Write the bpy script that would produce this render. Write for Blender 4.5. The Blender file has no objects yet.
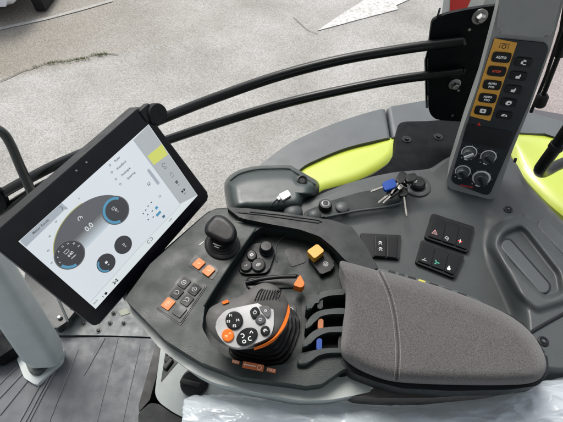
import bpy, bmesh, math, random
import numpy as np
from mathutils import Vector, Matrix, noise
from mathutils.geometry import delaunay_2d_cdt
random.seed(7)
S = bpy.context.scene
COL = S.collection
R = math.radians
# ------------------------------------------------------------------ camera
PW, PH = 563.0, 422.0
HFOV = R(68)
FPX = (PW / 2) / math.tan(HFOV / 2)
PITCH = R(52)
CAM = Vector((0, 0, 0.60))
FWD = Vector((0, math.cos(PITCH), -math.sin(PITCH)))
UP = Vector((0, math.sin(PITCH), math.cos(PITCH)))
RT = Vector((1, 0, 0))
cam = bpy.data.objects.new('camera', bpy.data.cameras.new('camera'))
COL.objects.link(cam)
cam.location = CAM
cam.rotation_euler = (math.pi / 2 - PITCH, 0, 0)
cam.data.sensor_width = 36
cam.data.angle = HFOV
cam.data.clip_start = 0.02
cam.data.clip_end = 500
S.camera = cam

def ray(px, py):
    return RT * ((px - PW / 2) / FPX) + UP * ((PH / 2 - py) / FPX) + FWD

class Pl:
    """a plane with its own axes"""
    def __init__(s, o, n, u=(1, 0, 0)):
        s.o = Vector(o); s.n = Vector(n).normalized()
        u = Vector(u); u = u - s.n * u.dot(s.n); s.u = u.normalized(); s.v = s.n.cross(s.u); s.k = 1.0
    def hit(s, px, py, h=0.0):
        d = ray(px, py)
        t = (s.o + s.n * h - CAM).dot(s.n) / d.dot(s.n)
        return CAM + d * t
    def loc(s, px, py, h=0.0):
        w = s.hit(px, py, h) - s.o
        return (w.dot(s.u) / s.k, w.dot(s.v) / s.k)
    def at(s, u, v, h=0.0):
        return s.o + s.u * (u * s.k) + s.v * (v * s.k) + s.n * h
    def frame(s, p, q, h=0.0):
        a = s.hit(*p, h); b = s.hit(*q, h)
        return Pl(a, s.n, b - a)

def HZ(z): return Pl((0, 0, z), (0, 0, 1))
def P(px, py, z): return HZ(z).hit(px, py)
def VY(y): return Pl((0, y, 0), (0, -1, 0))
def ZM(x0, y0, k): return lambda *pts: [(x0 + a / k, y0 + b / k) for a, b in pts]

def quad_plane(a, b, c, d, depth):
    """plane of a real rectangle whose corners appear at a, b, c, d; depth is the distance of a"""
    ra, rb, rc, rd = [np.array(ray(*p)) for p in (a, b, c, d)]
    x = np.linalg.solve(np.column_stack((-rb, rc, -rd)), -ra)
    A, Bv, Cv, D = [CAM + Vector(r * k * depth) for r, k in ((ra, 1), (rb, x[0]), (rc, x[1]), (rd, x[2]))]
    n = (Bv - A).cross(D - A).normalized()
    if n.dot(CAM - A) < 0: n = -n
    return Pl(A, n, Bv - A), (A, Bv, Cv, D)

# ------------------------------------------------------------------ outlines
def cr(pts, n=6, closed=True):
    m = len(pts); out = []
    V = [Vector((*p,)) for p in pts]
    rng = range(m) if closed else range(m - 1)
    for i in rng:
        if closed: p0, p1, p2, p3 = V[i - 1], V[i], V[(i + 1) % m], V[(i + 2) % m]
        else: p0, p1, p2, p3 = V[max(i - 1, 0)], V[i], V[i + 1], V[min(i + 2, m - 1)]
        for k in range(n):
            t = k / n
            out.append(0.5 * ((2 * p1) + (p2 - p0) * t + (2 * p0 - 5 * p1 + 4 * p2 - p3) * t * t + (3 * p1 - p0 - 3 * p2 + p3) * t ** 3))
    if not closed: out.append(V[-1])
    return [tuple(v) for v in out]

def rnd(pts, r=3, n=4):
    out = []; m = len(pts)
    for i in range(m):
        p = Vector(pts[i]); a = Vector(pts[i - 1]) - p; b = Vector(pts[(i + 1) % m]) - p
        q = p + a.normalized() * min(r, a.length * .45); s = p + b.normalized() * min(r, b.length * .45)
        for k in range(n + 1):
            t = k / n
            out.append(tuple(q * (1 - t) ** 2 + p * 2 * t * (1 - t) + s * t * t))
    return out

def rrect(cu, cv, w, h, r, n=4, rot=0):
    pts = rnd([(-w / 2, -h / 2), (w / 2, -h / 2), (w / 2, h / 2), (-w / 2, h / 2)], r, n)
    c, s = math.cos(rot), math.sin(rot)
    return [(cu + a * c - b * s, cv + a * s + b * c) for a, b in pts]

def ell(cu, cv, a, b, rot=0, n=28, t0=0, t1=2 * math.pi):
    c, s = math.cos(rot), math.sin(rot); out = []
    full = abs(t1 - t0) > 6.28
    for k in range(n if full else n + 1):
        t = t0 + (t1 - t0) * k / n
        x, y = a * math.cos(t), b * math.sin(t)
        out.append((cu + x * c - y * s, cv + x * s + y * c))
    return out

def sdist(poly, x, y):
    """distance to a polygon's edge, positive inside (arrays)"""
    x = np.asarray(x, float); y = np.asarray(y, float)
    ins = np.zeros(x.shape, bool); best = np.full(x.shape, 1e9); n = len(poly)
    for i in range(n):
        ax, ay = poly[i][0], poly[i][1]; bx, by = poly[(i + 1) % n][0], poly[(i + 1) % n][1]
        if ay != by:
            c = ((ay > y) != (by > y)) & (x < (bx - ax) * (y - ay) / (by - ay) + ax); ins ^= c
        dx, dy = bx - ax, by - ay; L = dx * dx + dy * dy
        if L < 1e-12: continue
        t = np.clip(((x - ax) * dx + (y - ay) * dy) / L, 0, 1)
        best = np.minimum(best, (x - ax - t * dx) ** 2 + (y - ay - t * dy) ** 2)
    return np.sqrt(best) * np.where(ins, 1, -1)
def sstep(a, b, x):
    t = np.clip((x - a) / (b - a), 0, 1); return t * t * (3 - 2 * t)
# ------------------------------------------------------------------ mesh builder
class B:
    def __init__(s): s.bm = bmesh.new(); s.mats = []
    def mi(s, m):
        if m not in s.mats: s.mats.append(m)
        return s.mats.index(m)
    def take(s, bm, m):
        i = self_i = s.mi(m)
        bmesh.ops.recalc_face_normals(bm, faces=bm.faces[:])
        for f in bm.faces: f.material_index = i; f.smooth = True
        me = bpy.data.meshes.new('tmp'); bm.to_mesh(me); bm.free()
        s.bm.from_mesh(me); bpy.data.meshes.remove(me)
        return s
    def prism(s, pts, n, depth, m, bevel=0.0, seg=2, taper=0.0, bottom=True):
        """closed solid: pts is its top outline, pushed back by depth along -n"""
        n = Vector(n).normalized(); bm = bmesh.new()
        c = sum((Vector(p) for p in pts), Vector()) / len(pts)
        clean = []
        for p in pts:
            p = Vector(p)
            if not clean or (p - clean[-1]).length > 1e-6: clean.append(p)
        if (clean[0] - clean[-1]).length < 1e-6: clean.pop()
        top = [bm.verts.new(p) for p in clean]
        bot = [bm.verts.new(p + (p - c) * taper - n * depth) for p in clean]
        ft = bm.faces.new(top); bm.faces.new(bot[::-1]); k = len(top)
        for i in range(k): bm.faces.new((top[i], bot[i], bot[(i + 1) % k], top[(i + 1) % k]))
        if bevel > 0:
            bmesh.ops.bevel(bm, geom=list(ft.edges), offset=bevel, segments=seg, profile=.5, affect='EDGES', clamp_overlap=True)
        bm.normal_update()
        bmesh.ops.triangulate(bm, faces=[f for f in bm.faces if len(f.verts) > 4], ngon_method='EAR_CLIP')
        return s.take(bm, m)
    def px(s, pl, pts, h, depth, m, bevel=0.0, seg=2, taper=0.0):
        return s.prism([pl.hit(p[0], p[1], h) for p in pts], pl.n, depth, m, bevel, seg, taper)
    def uv(s, pl, pts, h, depth, m, bevel=0.0, seg=2, taper=0.0):
        return s.prism([pl.at(p[0], p[1], h) for p in pts], pl.n, depth, m, bevel, seg, taper)
    def tube(s, pts, r, m, seg=10):
        bm = bmesh.new(); pts = [Vector(p) for p in pts]; k = len(pts)
        rr = r if isinstance(r, (list, tuple)) else [r] * k
        t = (pts[1] - pts[0]).normalized()
        a = t.orthogonal().normalized(); rings = []
        for i in range(k):
            t = (pts[min(i + 1, k - 1)] - pts[max(i - 1, 0)]).normalized()
            a = (a - t * a.dot(t)).normalized(); b = t.cross(a)
            rings.append([bm.verts.new(pts[i] + (a * math.cos(2 * math.pi * j / seg) + b * math.sin(2 * math.pi * j / seg)) * rr[i]) for j in range(seg)])
        for i in range(k - 1):
            for j in range(seg):
                bm.faces.new((rings[i][j], rings[i][(j + 1) % seg], rings[i + 1][(j + 1) % seg], rings[i + 1][j]))
        bm.faces.new(rings[0][::-1]); bm.faces.new(rings[-1])
        return s.take(bm, m)
    def lathe(s, c, ax, prof, m, seg=28, sx=1.0, u=None):
        """prof: (radius, height along ax)"""
        c = Vector(c); ax = Vector(ax).normalized(); bm = bmesh.new()
        a = Vector(u) if u is not None else ax.orthogonal(); a = (a - ax * a.dot(ax)).normalized(); b = ax.cross(a); rings = []
        for r, h in prof:
            if r < 1e-6: rings.append([bm.verts.new(c + ax * h)])
            else: rings.append([bm.verts.new(c + ax * h + (a * math.cos(2 * math.pi * j / seg) * sx + b * math.sin(2 * math.pi * j / seg)) * r) for j in range(seg)])
        for x, y in zip(rings, rings[1:]):
            for j in range(seg):
                q = (j + 1) % seg
                if len(x) == 1 and len(y) == 1: continue
                if len(x) == 1: bm.faces.new((x[0], y[q], y[j]))
                elif len(y) == 1: bm.faces.new((x[j], x[q], y[0]))
                else: bm.faces.new((x[j], x[q], y[q], y[j]))
        for rg, fl in ((rings[0], True), (rings[-1], False)):
            if len(rg) > 1: bm.faces.new(rg[::-1] if fl else rg)
        return s.take(bm, m)
    def box(s, c, ex, ey, ez, m, bevel=0.0):
        """ex ey ez: half-extent vectors"""
        c = Vector(c); ex, ey, ez = Vector(ex), Vector(ey), Vector(ez); bm = bmesh.new()
        bmesh.ops.create_cube(bm, size=2)
        for v in bm.verts: v.co = c + ex * v.co.x + ey * v.co.y + ez * v.co.z
        if bevel > 0: bmesh.ops.bevel(bm, geom=bm.edges[:], offset=bevel, segments=2, profile=.5, affect='EDGES', clamp_overlap=True)
        return s.take(bm, m)
    def strip(s, pl, pts, w, h, m, closed=False, t=0.0002):
        """flat ribbon of width w along uv points"""
        bm = bmesh.new(); k = len(pts); V = [Vector(p) for p in pts]; L = []
        for i in range(k):
            if closed: d = V[(i + 1) % k] - V[i - 1]
            else: d = V[min(i + 1, k - 1)] - V[max(i - 1, 0)]
            d = d.normalized() if d.length > 1e-9 else Vector((1, 0)); q = Vector((-d.y, d.x)) * w / 2
            L.append((bm.verts.new(pl.at(*(V[i] + q), h)), bm.verts.new(pl.at(*(V[i] - q), h))))
        for i in range(k if closed else k - 1):
            a, b = L[i], L[(i + 1) % k]; bm.faces.new((a[0], a[1], b[1], b[0]))
        bm.normal_update()
        for f in bm.faces:
            if f.normal.dot(pl.n) < 0: f.normal_flip()
        i = s.mi(m)
        for f in bm.faces: f.material_index = i
        me = bpy.data.meshes.new('tmp'); bm.to_mesh(me); bm.free(); s.bm.from_mesh(me); bpy.data.meshes.remove(me)
        return s
    def text(s, pl, body, cu, cv, size, h, m, rot=0.0, bold=0.0):
        cu_ = bpy.data.curves.new('t', 'FONT'); cu_.body = body; cu_.size = size; cu_.align_x = 'CENTER'; cu_.align_y = 'CENTER'
        cu_.resolution_u = 3; cu_.offset = bold + size * .012
        o = bpy.data.objects.new('t', cu_)
        me = bpy.data.meshes.new_from_object(o)
        c, sn = math.cos(rot), math.sin(rot)
        i = s.mi(m)
        for v in me.vertices:
            x, y = v.co.x, v.co.y; v.co = pl.at(cu + x * c - y * sn, cv + x * sn + y * c, h)
        for p in me.polygons: p.material_index = i
        k0 = len(s.bm.faces); s.bm.from_mesh(me); s.bm.faces.ensure_lookup_table()
        for f in s.bm.faces[k0:]: f.material_index = i
        bpy.data.objects.remove(o); bpy.data.curves.remove(cu_); bpy.data.meshes.remove(me)
        return s
    def pillow(s, pl, outline, spine, hf, m, n=14, skirt=((0, -.02),), grow=0.0):
        """rounded solid: hf(p, d, t) is the height above pl at picture point p, d its distance from the outline"""
        sp = [Vector(q) for q in spine]; O = [Vector(q) for q in outline]; bm = bmesh.new()
        def near(q):
            best = None
            for a, b in zip(sp, sp[1:]):
                ab = b - a; t = max(0, min(1, (q - a).dot(ab) / ab.length_squared)); c = a + ab * t
                if best is None or (q - c).length < (q - best).length: best = c
            return best
        T = [near(q) for q in O]; rings = []
        for dpx, dh in reversed(skirt):
            rings.append([bm.verts.new(pl.hit(*(q + (c - q).normalized() * dpx), hf(q, 0, 0)) + pl.n * dh) for q, c in zip(O, T)])
        for j in range(n + 1):
            t = j / n; rg = []
            for q, c in zip(O, T):
                p = q.lerp(c, t); rg.append(bm.verts.new(pl.hit(p.x, p.y, hf(p, (p - q).length, t))))
            rings.append(rg)
        k = len(O)
        for a, b in zip(rings, rings[1:]):
            for j in range(k):
                bm.faces.new((a[j], a[(j + 1) % k], b[(j + 1) % k], b[j]))
        bm.faces.new(rings[0][::-1])
        bmesh.ops.remove_doubles(bm, verts=bm.verts[:], dist=2e-5)
        return s.take(bm, m)
    def relief(s, outline, zf, zbot, m, step=3.0, m2=None, pick=None):
        """moulded surface over a plan outline: zf gives its height; walls go down to zbot"""
        O = [Vector(q) for q in outline]; k = len(O)
        ins = []
        x0, x1 = min(q.x for q in O), max(q.x for q in O); y0, y1 = min(q.y for q in O), max(q.y for q in O)
        gx, gy = np.meshgrid(np.arange(x0 + step, x1, step), np.arange(y0 + step, y1, step * .87))
        gx[::2] += step / 2
        ok = sdist(outline, gx, gy) > step * .6
        ins = [Vector((a, c)) for a, c in zip(gx[ok], gy[ok])]
        r = delaunay_2d_cdt(O + ins, [(i, (i + 1) % k) for i in range(k)], [list(range(k))], 1, 1e-4)
        bm = bmesh.new(); V = []
        ZZ = zf(np.array([q.x for q in r[0]]), np.array([q.y for q in r[0]]))
        for q, zq in zip(r[0], ZZ): V.append(bm.verts.new(P(q.x, q.y, float(zq))))
        i1 = s.mi(m); i2 = s.mi(m2) if m2 else i1
        for f in r[2]:
            try: fc = bm.faces.new([V[i] for i in f])
            except ValueError: continue
        bm.normal_update()
        for fc in bm.faces:
            if fc.normal.z < 0: fc.normal_flip()
        be = [e for e in bm.edges if len(e.link_faces) == 1]
        low = {}
        for e in be:
            for v in e.verts:
                if v not in low: low[v] = bm.verts.new((v.co.x, v.co.y, zbot))
        for e in be:
            a, b = e.verts; bm.faces.new((a, b, low[b], low[a]))
        bmesh.ops.recalc_face_normals(bm, faces=bm.faces[:])
        for fc in bm.faces:
            fc.smooth = True; c = fc.calc_center_median(); fc.material_index = i1
            if pick and pick(c): fc.material_index = i2
        me = bpy.data.meshes.new('tmp'); bm.to_mesh(me); bm.free(); s.bm.from_mesh(me); bpy.data.meshes.remove(me)
        return s
    def build(s, name, parent=None, label=None, cat=None, group=None, kind=None, ang=38, wn=True):
        me = bpy.data.meshes.new(name); s.bm.to_mesh(me); s.bm.free()
        for m in s.mats: me.materials.append(m)
        try: me.set_sharp_from_angle(angle=R(ang))
        except Exception: pass
        o = bpy.data.objects.new(name, me); COL.objects.link(o)
        if wn:
            wm = o.modifiers.new('shading', 'WEIGHTED_NORMAL'); wm.keep_sharp = True; wm.weight = 60
        if parent is not None:
            o.parent = parent
            o.matrix_parent_inverse = Matrix.Translation(-parent.location)
        tag(o, label, cat, group, kind)
        return o

def tag(o, label=None, cat=None, group=None, kind=None):
    for k, v in (('label', label), ('category', cat), ('group', group), ('kind', kind)):
        if v: o[k] = v
def root(name, loc, label, cat, group=None):
    o = bpy.data.objects.new(name, None); COL.objects.link(o); o.location = loc; o.empty_display_size = .05
    tag(o, label, cat, group); return o

# ------------------------------------------------------------------ materials
def nt(name):
    m = bpy.data.materials.new(name); m.use_nodes = True; t = m.node_tree
    b = t.nodes['Principled BSDF']; return m, t, b
def mk(t, ty, **kw):
    n = t.nodes.new(ty)
    for k, v in kw.items():
        if k.startswith('i_'): n.inputs[k[2:].replace('_', ' ')].default_value = v
        else: setattr(n, k, v)
    return n
def mat(name, col, rough=.5, metal=0.0, bump=0.0, bscale=900, var=.18, vscale=18, spec=.5, coat=0.0, dust=0.0):
    m, t, b = nt(name); L = t.links
    tc = mk(t, 'ShaderNodeTexCoord')
    n1 = mk(t, 'ShaderNodeTexNoise', i_Scale=vscale, i_Detail=6.0, i_Roughness=.65); L.new(tc.outputs['Object'], n1.inputs['Vector'])
    r = mk(t, 'ShaderNodeValToRGB'); L.new(n1.outputs['Fac'], r.inputs['Fac'])
    c = Vector(col); r.color_ramp.elements[0].position = .3; r.color_ramp.elements[1].position = .7
    r.color_ramp.elements[0].color = (*(c * (1 - var)), 1); r.color_ramp.elements[1].color = (*(c * (1 + var)), 1)
    out = r.outputs['Color']
    if dust > 0:
        n3 = mk(t, 'ShaderNodeTexNoise', i_Scale=1400.0, i_Detail=2.0); L.new(tc.outputs['Object'], n3.inputs['Vector'])
        r3 = mk(t, 'ShaderNodeValToRGB'); L.new(n3.outputs['Fac'], r3.inputs['Fac']); r3.color_ramp.elements[0].position = .66; r3.color_ramp.elements[1].position = .78
        mx = mk(t, 'ShaderNodeMix', data_type='RGBA'); L.new(out, mx.inputs[6]); mx.inputs[7].default_value = (.35, .34, .31, 1)
        mu = mk(t, 'ShaderNodeMath', operation='MULTIPLY'); mu.inputs[1].default_value = dust; L.new(r3.outputs['Color'], mu.inputs[0]); L.new(mu.outputs[0], mx.inputs[0])
        out = mx.outputs[2]
    L.new(out, b.inputs['Base Color'])
    mr = mk(t, 'ShaderNodeMapRange'); n2 = mk(t, 'ShaderNodeTexNoise', i_Scale=vscale * 2.3, i_Detail=5.0); L.new(tc.outputs['Object'], n2.inputs['Vector'])
    L.new(n2.outputs['Fac'], mr.inputs[0]); mr.inputs[1].default_value = .3; mr.inputs[2].default_value = .7
    mr.inputs[3].default_value = max(.03, rough * .74); mr.inputs[4].default_value = min(1, rough * 1.28); L.new(mr.outputs[0], b.inputs['Roughness'])
    b.inputs['Metallic'].default_value = metal; b.inputs['Specular IOR Level'].default_value = spec; b.inputs['Coat Weight'].default_value = coat
    if bump > 0:
        nb = mk(t, 'ShaderNodeTexNoise', i_Scale=bscale, i_Detail=3.0); L.new(tc.outputs['Object'], nb.inputs['Vector'])
        bp = mk(t, 'ShaderNodeBump'); bp.inputs['Strength'].default_value = bump; bp.inputs['Distance'].default_value = .0006
        L.new(nb.outputs['Fac'], bp.inputs['Height']); L.new(bp.outputs[0], b.inputs['Normal'])
    return m
def emat(name, col, k=1.0, rough=.25):
    m, t, b = nt(name)
    b.inputs['Base Color'].default_value = (*[c * .15 for c in col], 1); b.inputs['Roughness'].default_value = rough
    tc = mk(t, 'ShaderNodeTexCoord'); n1 = mk(t, 'ShaderNodeTexNoise', i_Scale=6.0); t.links.new(tc.outputs['Object'], n1.inputs['Vector'])
    mr = mk(t, 'ShaderNodeMapRange'); t.links.new(n1.outputs['Fac'], mr.inputs[0]); k *= .47; mr.inputs[3].default_value = k * .95; mr.inputs[4].default_value = k * 1.05
    b.inputs['Emission Color'].default_value = (*col, 1); t.links.new(mr.outputs[0], b.inputs['Emission Strength'])
    return m

DECK = mat('charcoal_moulded_plastic', (.0155, .0235, .0225), .46, bump=.4, bscale=700, dust=.14, spec=.34, var=.1, vscale=9)
WELL = mat('charcoal_well_plastic', (.010, .0155, .015), .5, bump=.3, bscale=700, dust=.10, spec=.3, var=.1)
RIM = mat('soft_black_trim', (.010, .013, .014), .48, bump=.3, bscale=700, dust=.08, spec=.3, var=.1)
BLK = mat('black_plastic', (.006, .007, .008), .42, bump=.15, spec=.32)
BTN = mat('black_button', (.005, .006, .007), .45, var=.1, spec=.25)
RUB = mat('black_rubber', (.007, .007, .008), .62, bump=.2, spec=.3)
LGREY = mat('light_grey_plastic', (.33, .365, .355), .45, bump=.3, var=.08, dust=.05)
MGREY = mat('mid_grey_plastic', (.052, .060, .0605), .43, bump=.45, bscale=650, var=.08, dust=.12, spec=.42)
PGREY = mat('pillar_grey_plastic', (.21, .222, .218), .48, bump=.35, var=.08)
SDARK = mat('switch_panel_plastic', (.019, .026, .026), .46, bump=.35, dust=.1, spec=.42, var=.1)
FACE = mat('control_face_film', (.016, .021, .025), .42, var=.08, spec=.35)
ORG = mat('orange_plastic', (.64, .14, .012), .42, var=.06, spec=.25)
YEL = mat('amber_film', (.62, .31, .035), .42, var=.06)
YSW = mat('yellow_plastic', (.58, .28, .02), .4, var=.06)
WHT = mat('white_print', (.75, .76, .76), .5, var=.04)
GPR = mat('grey_print', (.42, .43, .44), .5, var=.04)
REDP = mat('red_print', (.62, .03, .03), .5, var=.05)
REDO = mat('red_orange_print', (.75, .07, .02), .5, var=.05)
GRNP = mat('green_print', (.04, .32, .2), .5, var=.05)
LIME = mat('lime_paint', (.39, .46, .055), .35, var=.04, coat=.4, vscale=5)
FGREY = mat('mudguard_grey', (.068, .077, .081), .45, bump=.3, var=.12, vscale=8, dust=.06)
SILV = mat('silver_satin_plastic', (.46, .465, .47), .36, metal=.35, var=.05)
HEAD = mat('lever_grey_plastic', (.088, .086, .082), .55, spec=.3, bump=.3, var=.1)
MET = mat('steel', (.38, .38, .37), .38, metal=1.0)
BLUE = mat('blue_plastic', (.008, .05, .26), .45, spec=.25)
TAN = mat('tan_plastic', (.34, .12, .045), .45, spec=.25)
PANEL = mat('black_painted_steel', (.003, .004, .005), .6, bump=.15, spec=.12)
TUBE = mat('gloss_black_tube', (.004, .005, .005), .30, bump=.1, spec=.28)
PADD = mat('window_pad_plastic', (.032, .044, .043), .34, bump=.25, var=.1, dust=.04)
MATT = mat('floor_mat_rubber', (.068, .075, .083), .5, bump=.5, bscale=400, var=.1, vscale=14, dust=.25)
MATR = mat('worn_mat_ridge', (.13, .14, .15), .6, var=.2)
FPL = mat('floor_plate_paint', (.15, .165, .165), .5, var=.4, vscale=26, dust=.25)
POST = mat('post_grey_plastic', (.42, .46, .455), .42, bump=.3, var=.07)
BEZ = mat('monitor_black_glass', (.005, .005, .008), .22, var=.05, coat=.0, spec=.25)
HOUS = mat('monitor_housing', (.012, .013, .015), .42, bump=.3, spec=.3)

# fabric
def fabric():
    m, t, b = nt('grey_woven_fabric'); L = t.links
    tc = mk(t, 'ShaderNodeTexCoord')
    n = mk(t, 'ShaderNodeTexNoise', i_Scale=600.0, i_Detail=5.0, i_Roughness=.78); L.new(tc.outputs['Object'], n.inputs['Vector'])
    n2 = mk(t, 'ShaderNodeTexNoise', i_Scale=14.0, i_Detail=5.0); L.new(tc.outputs['Object'], n2.inputs['Vector'])
    r = mk(t, 'ShaderNodeValToRGB'); r.color_ramp.elements[0].position = .32; r.color_ramp.elements[1].position = .70
    r.color_ramp.elements[0].color = (.030, .0285, .029, 1); r.color_ramp.elements[1].color = (.15, .143, .144, 1); L.new(n.outputs['Fac'], r.inputs['Fac'])
    hs = mk(t, 'ShaderNodeHueSaturation'); L.new(r.outputs[0], hs.inputs['Color'])
    mr = mk(t, 'ShaderNodeMapRange'); L.new(n2.outputs['Fac'], mr.inputs[0]); mr.inputs[3].default_value = .86; mr.inputs[4].default_value = 1.14; L.new(mr.outputs[0], hs.inputs['Value'])
    L.new(hs.outputs[0], b.inputs['Base Color']); b.inputs['Roughness'].default_value = .95; b.inputs['Specular IOR Level'].default_value = .15
    b.inputs['Sheen Weight'].default_value = .25
    bp = mk(t, 'ShaderNodeBump'); bp.inputs['Strength'].default_value = .8; bp.inputs['Distance'].default_value = .0012
    L.new(n.outputs['Fac'], bp.inputs['Height']); L.new(bp.outputs[0], b.inputs['Normal'])
    return m
FAB = fabric()
THR = mat('stitch_thread', (.21, .205, .20), .9, var=.1)

def ground_mat(name, lo, hi, sc, patch, tint, fade=None):
    m, t, b = nt(name); L = t.links
    tc = mk(t, 'ShaderNodeTexCoord')
    v = mk(t, 'ShaderNodeTexVoronoi', i_Scale=sc); L.new(tc.outputs['Object'], v.inputs['Vector'])
    n = mk(t, 'ShaderNodeTexNoise', i_Scale=sc * .9, i_Detail=8.0, i_Roughness=.8); L.new(tc.outputs['Object'], n.inputs['Vector'])
    sp = mk(t, 'ShaderNodeSeparateColor'); L.new(v.outputs['Color'], sp.inputs[0])
    mx = mk(t, 'ShaderNodeMath', operation='ADD'); L.new(sp.outputs[0], mx.inputs[0]); L.new(n.outputs['Fac'], mx.inputs[1])
    r = mk(t, 'ShaderNodeValToRGB'); dv = mk(t, 'ShaderNodeMath', operation='MULTIPLY'); dv.inputs[1].default_value = .5; L.new(mx.outputs[0], dv.inputs[0]); L.new(dv.outputs[0], r.inputs['Fac'])
    e = r.color_ramp.elements; e[0].position = .25; e[0].color = (*lo, 1); e[1].position = .78; e[1].color = (*hi, 1)
    n2 = mk(t, 'ShaderNodeTexNoise', i_Scale=patch, i_Detail=7.0, i_Roughness=.6); L.new(tc.outputs['Object'], n2.inputs['Vector'])
    r2 = mk(t, 'ShaderNodeValToRGB'); L.new(n2.outputs['Fac'], r2.inputs['Fac'])
    e = r2.color_ramp.elements; e[0].position = .33; e[0].color = (*tint, 1); e[1].position = .62; e[1].color = (1, 1, 1, 1)
    mm = mk(t, 'ShaderNodeMix', data_type='RGBA', blend_type='MULTIPLY'); mm.inputs[0].default_value = 1; L.new(r.outputs[0], mm.inputs[6]); L.new(r2.outputs[0], mm.inputs[7])
    colr = mm.outputs[2]
    if fade:
        # an older, browner surface beyond a joint line, wearing out to one side
        pa, pb, x0, x1, lo2, hi2 = fade
        sx = mk(t, 'ShaderNodeSeparateXYZ'); L.new(tc.outputs['Object'], sx.inputs[0])
        def M2(op, a, c):
            q = mk(t, 'ShaderNodeMath', operation=op)
            for k, vv in ((0, a), (1, c)):
                if isinstance(vv, (int, float)): q.inputs[k].default_value = vv
                else: L.new(vv, q.inputs[k])
            return q.outputs[0]
        nf = mk(t, 'ShaderNodeTexNoise', i_Scale=1.6, i_Detail=8.0, i_Roughness=.7); L.new(tc.outputs['Object'], nf.inputs['Vector'])
        sl_ = (pb[1] - pa[1]) / (pb[0] - pa[0])
        side = M2('SUBTRACT', sx.outputs[1], M2('ADD', M2('MULTIPLY', sx.outputs[0], sl_), pa[1] - sl_ * pa[0]))
        side = M2('ADD', side, M2('MULTIPLY', M2('SUBTRACT', nf.outputs['Fac'], .5), .25))
        m1 = mk(t, 'ShaderNodeMapRange'); L.new(side, m1.inputs[0]); m1.inputs[1].default_value = -.06; m1.inputs[2].default_value = .10
        m3 = mk(t, 'ShaderNodeMapRange'); L.new(M2('ADD', sx.outputs[0], M2('MULTIPLY', nf.outputs['Fac'], 2.4)), m3.inputs[0]); m3.inputs[1].default_value = x0 + 1.2; m3.inputs[2].default_value = x1 + 1.2; m3.inputs[3].default_value = 1; m3.inputs[4].default_value = 0
        rr = mk(t, 'ShaderNodeValToRGB'); L.new(dv.outputs[0], rr.inputs['Fac']); e = rr.color_ramp.elements
        e[0].position = .25; e[0].color = (*lo2, 1); e[1].position = .78; e[1].color = (*hi2, 1)
        m2 = mk(t, 'ShaderNodeMix', data_type='RGBA'); L.new(M2('MULTIPLY', m1.outputs[0], m3.outputs[0]), m2.inputs[0]); L.new(colr, m2.inputs[6]); L.new(rr.outputs[0], m2.inputs[7]); colr = m2.outputs[2]
    L.new(colr, b.inputs['Base Color']); b.inputs['Roughness'].default_value = .85; b.inputs['Specular IOR Level'].default_value = .3
    bp = mk(t, 'ShaderNodeBump'); bp.inputs['Strength'].default_value = .5; bp.inputs['Distance'].default_value = .004
    L.new(dv.outputs[0], bp.inputs['Height']); L.new(bp.outputs[0], b.inputs['Normal'])
    return m
GLO, GHI = (.225, .221, .208), (.405, .40, .38)
_a, _b = P(0, 81, -1.95), P(125, 53, -1.95)
ASPH = ground_mat('pale_aggregate_asphalt', GLO, GHI, 125, 1.1, (.70, .69, .665), ((_a.x, _a.y), (_b.x, _b.y), -3.2, -.2, (.13, .117, .096), (.27, .25, .21)))
def paint_mat(name, col, lo, hi):
    m = ground_mat(name, GLO, GHI, 125, .7, (.8, .78, .74)); t = m.node_tree; L = t.links; b = t.nodes['Principled BSDF']
    src = b.inputs['Base Color'].links[0].from_socket
    tc = mk(t, 'ShaderNodeTexCoord'); n = mk(t, 'ShaderNodeTexNoise', i_Scale=26.0, i_Detail=9.0, i_Roughness=.75); L.new(tc.outputs['Object'], n.inputs['Vector'])
    mr = mk(t, 'ShaderNodeMapRange'); L.new(n.outputs['Fac'], mr.inputs[0]); mr.inputs[1].default_value = lo; mr.inputs[2].default_value = hi
    mx = mk(t, 'ShaderNodeMix', data_type='RGBA'); L.new(mr.outputs[0], mx.inputs[0]); L.new(src, mx.inputs[6]); mx.inputs[7].default_value = (*col, 1); L.new(mx.outputs[2], b.inputs['Base Color'])
    return m
RPAINT = paint_mat('worn_road_paint', (.52, .515, .50), .38, .54)

# ------------------------------------------------------------------ light
w = bpy.data.worlds.new('World'); S.world = w; w.use_nodes = True
wt = w.node_tree; bg = wt.nodes['Background']
sky = wt.nodes.new('ShaderNodeTexSky'); sky.sky_type = 'NISHITA'; sky.sun_disc = False
SUN_EL, SUN_AZ = R(58), R(-25)          # azimuth from +Y towards +X
sky.sun_elevation = SUN_EL; sky.sun_rotation = SUN_AZ
sky.air_density = 1.2; sky.dust_density = 4.0; sky.ozone_density = 1.0
hsv = wt.nodes.new('ShaderNodeHueSaturation'); hsv.inputs['Saturation'].default_value = .38; wt.links.new(sky.outputs[0], hsv.inputs['Color']); wt.links.new(hsv.outputs[0], bg.inputs[0]); bg.inputs[1].default_value = .13
sl = bpy.data.lights.new('sun', 'SUN'); sl.energy = 1.2; sl.angle = R(22); sl.color = (1, .96, .9)
so = bpy.data.objects.new('sun', sl); COL.objects.link(so)
sd = Vector((math.sin(SUN_AZ) * math.cos(SUN_EL), math.cos(SUN_AZ) * math.cos(SUN_EL), math.sin(SUN_EL)))
so.rotation_euler = sd.to_track_quat('Z', 'Y').to_euler(); so.location = sd * 20
S.view_settings.view_transform = 'Standard'; S.view_settings.look = 'None'; S.view_settings.exposure = 1.0; S.view_settings.gamma = 1

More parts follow.
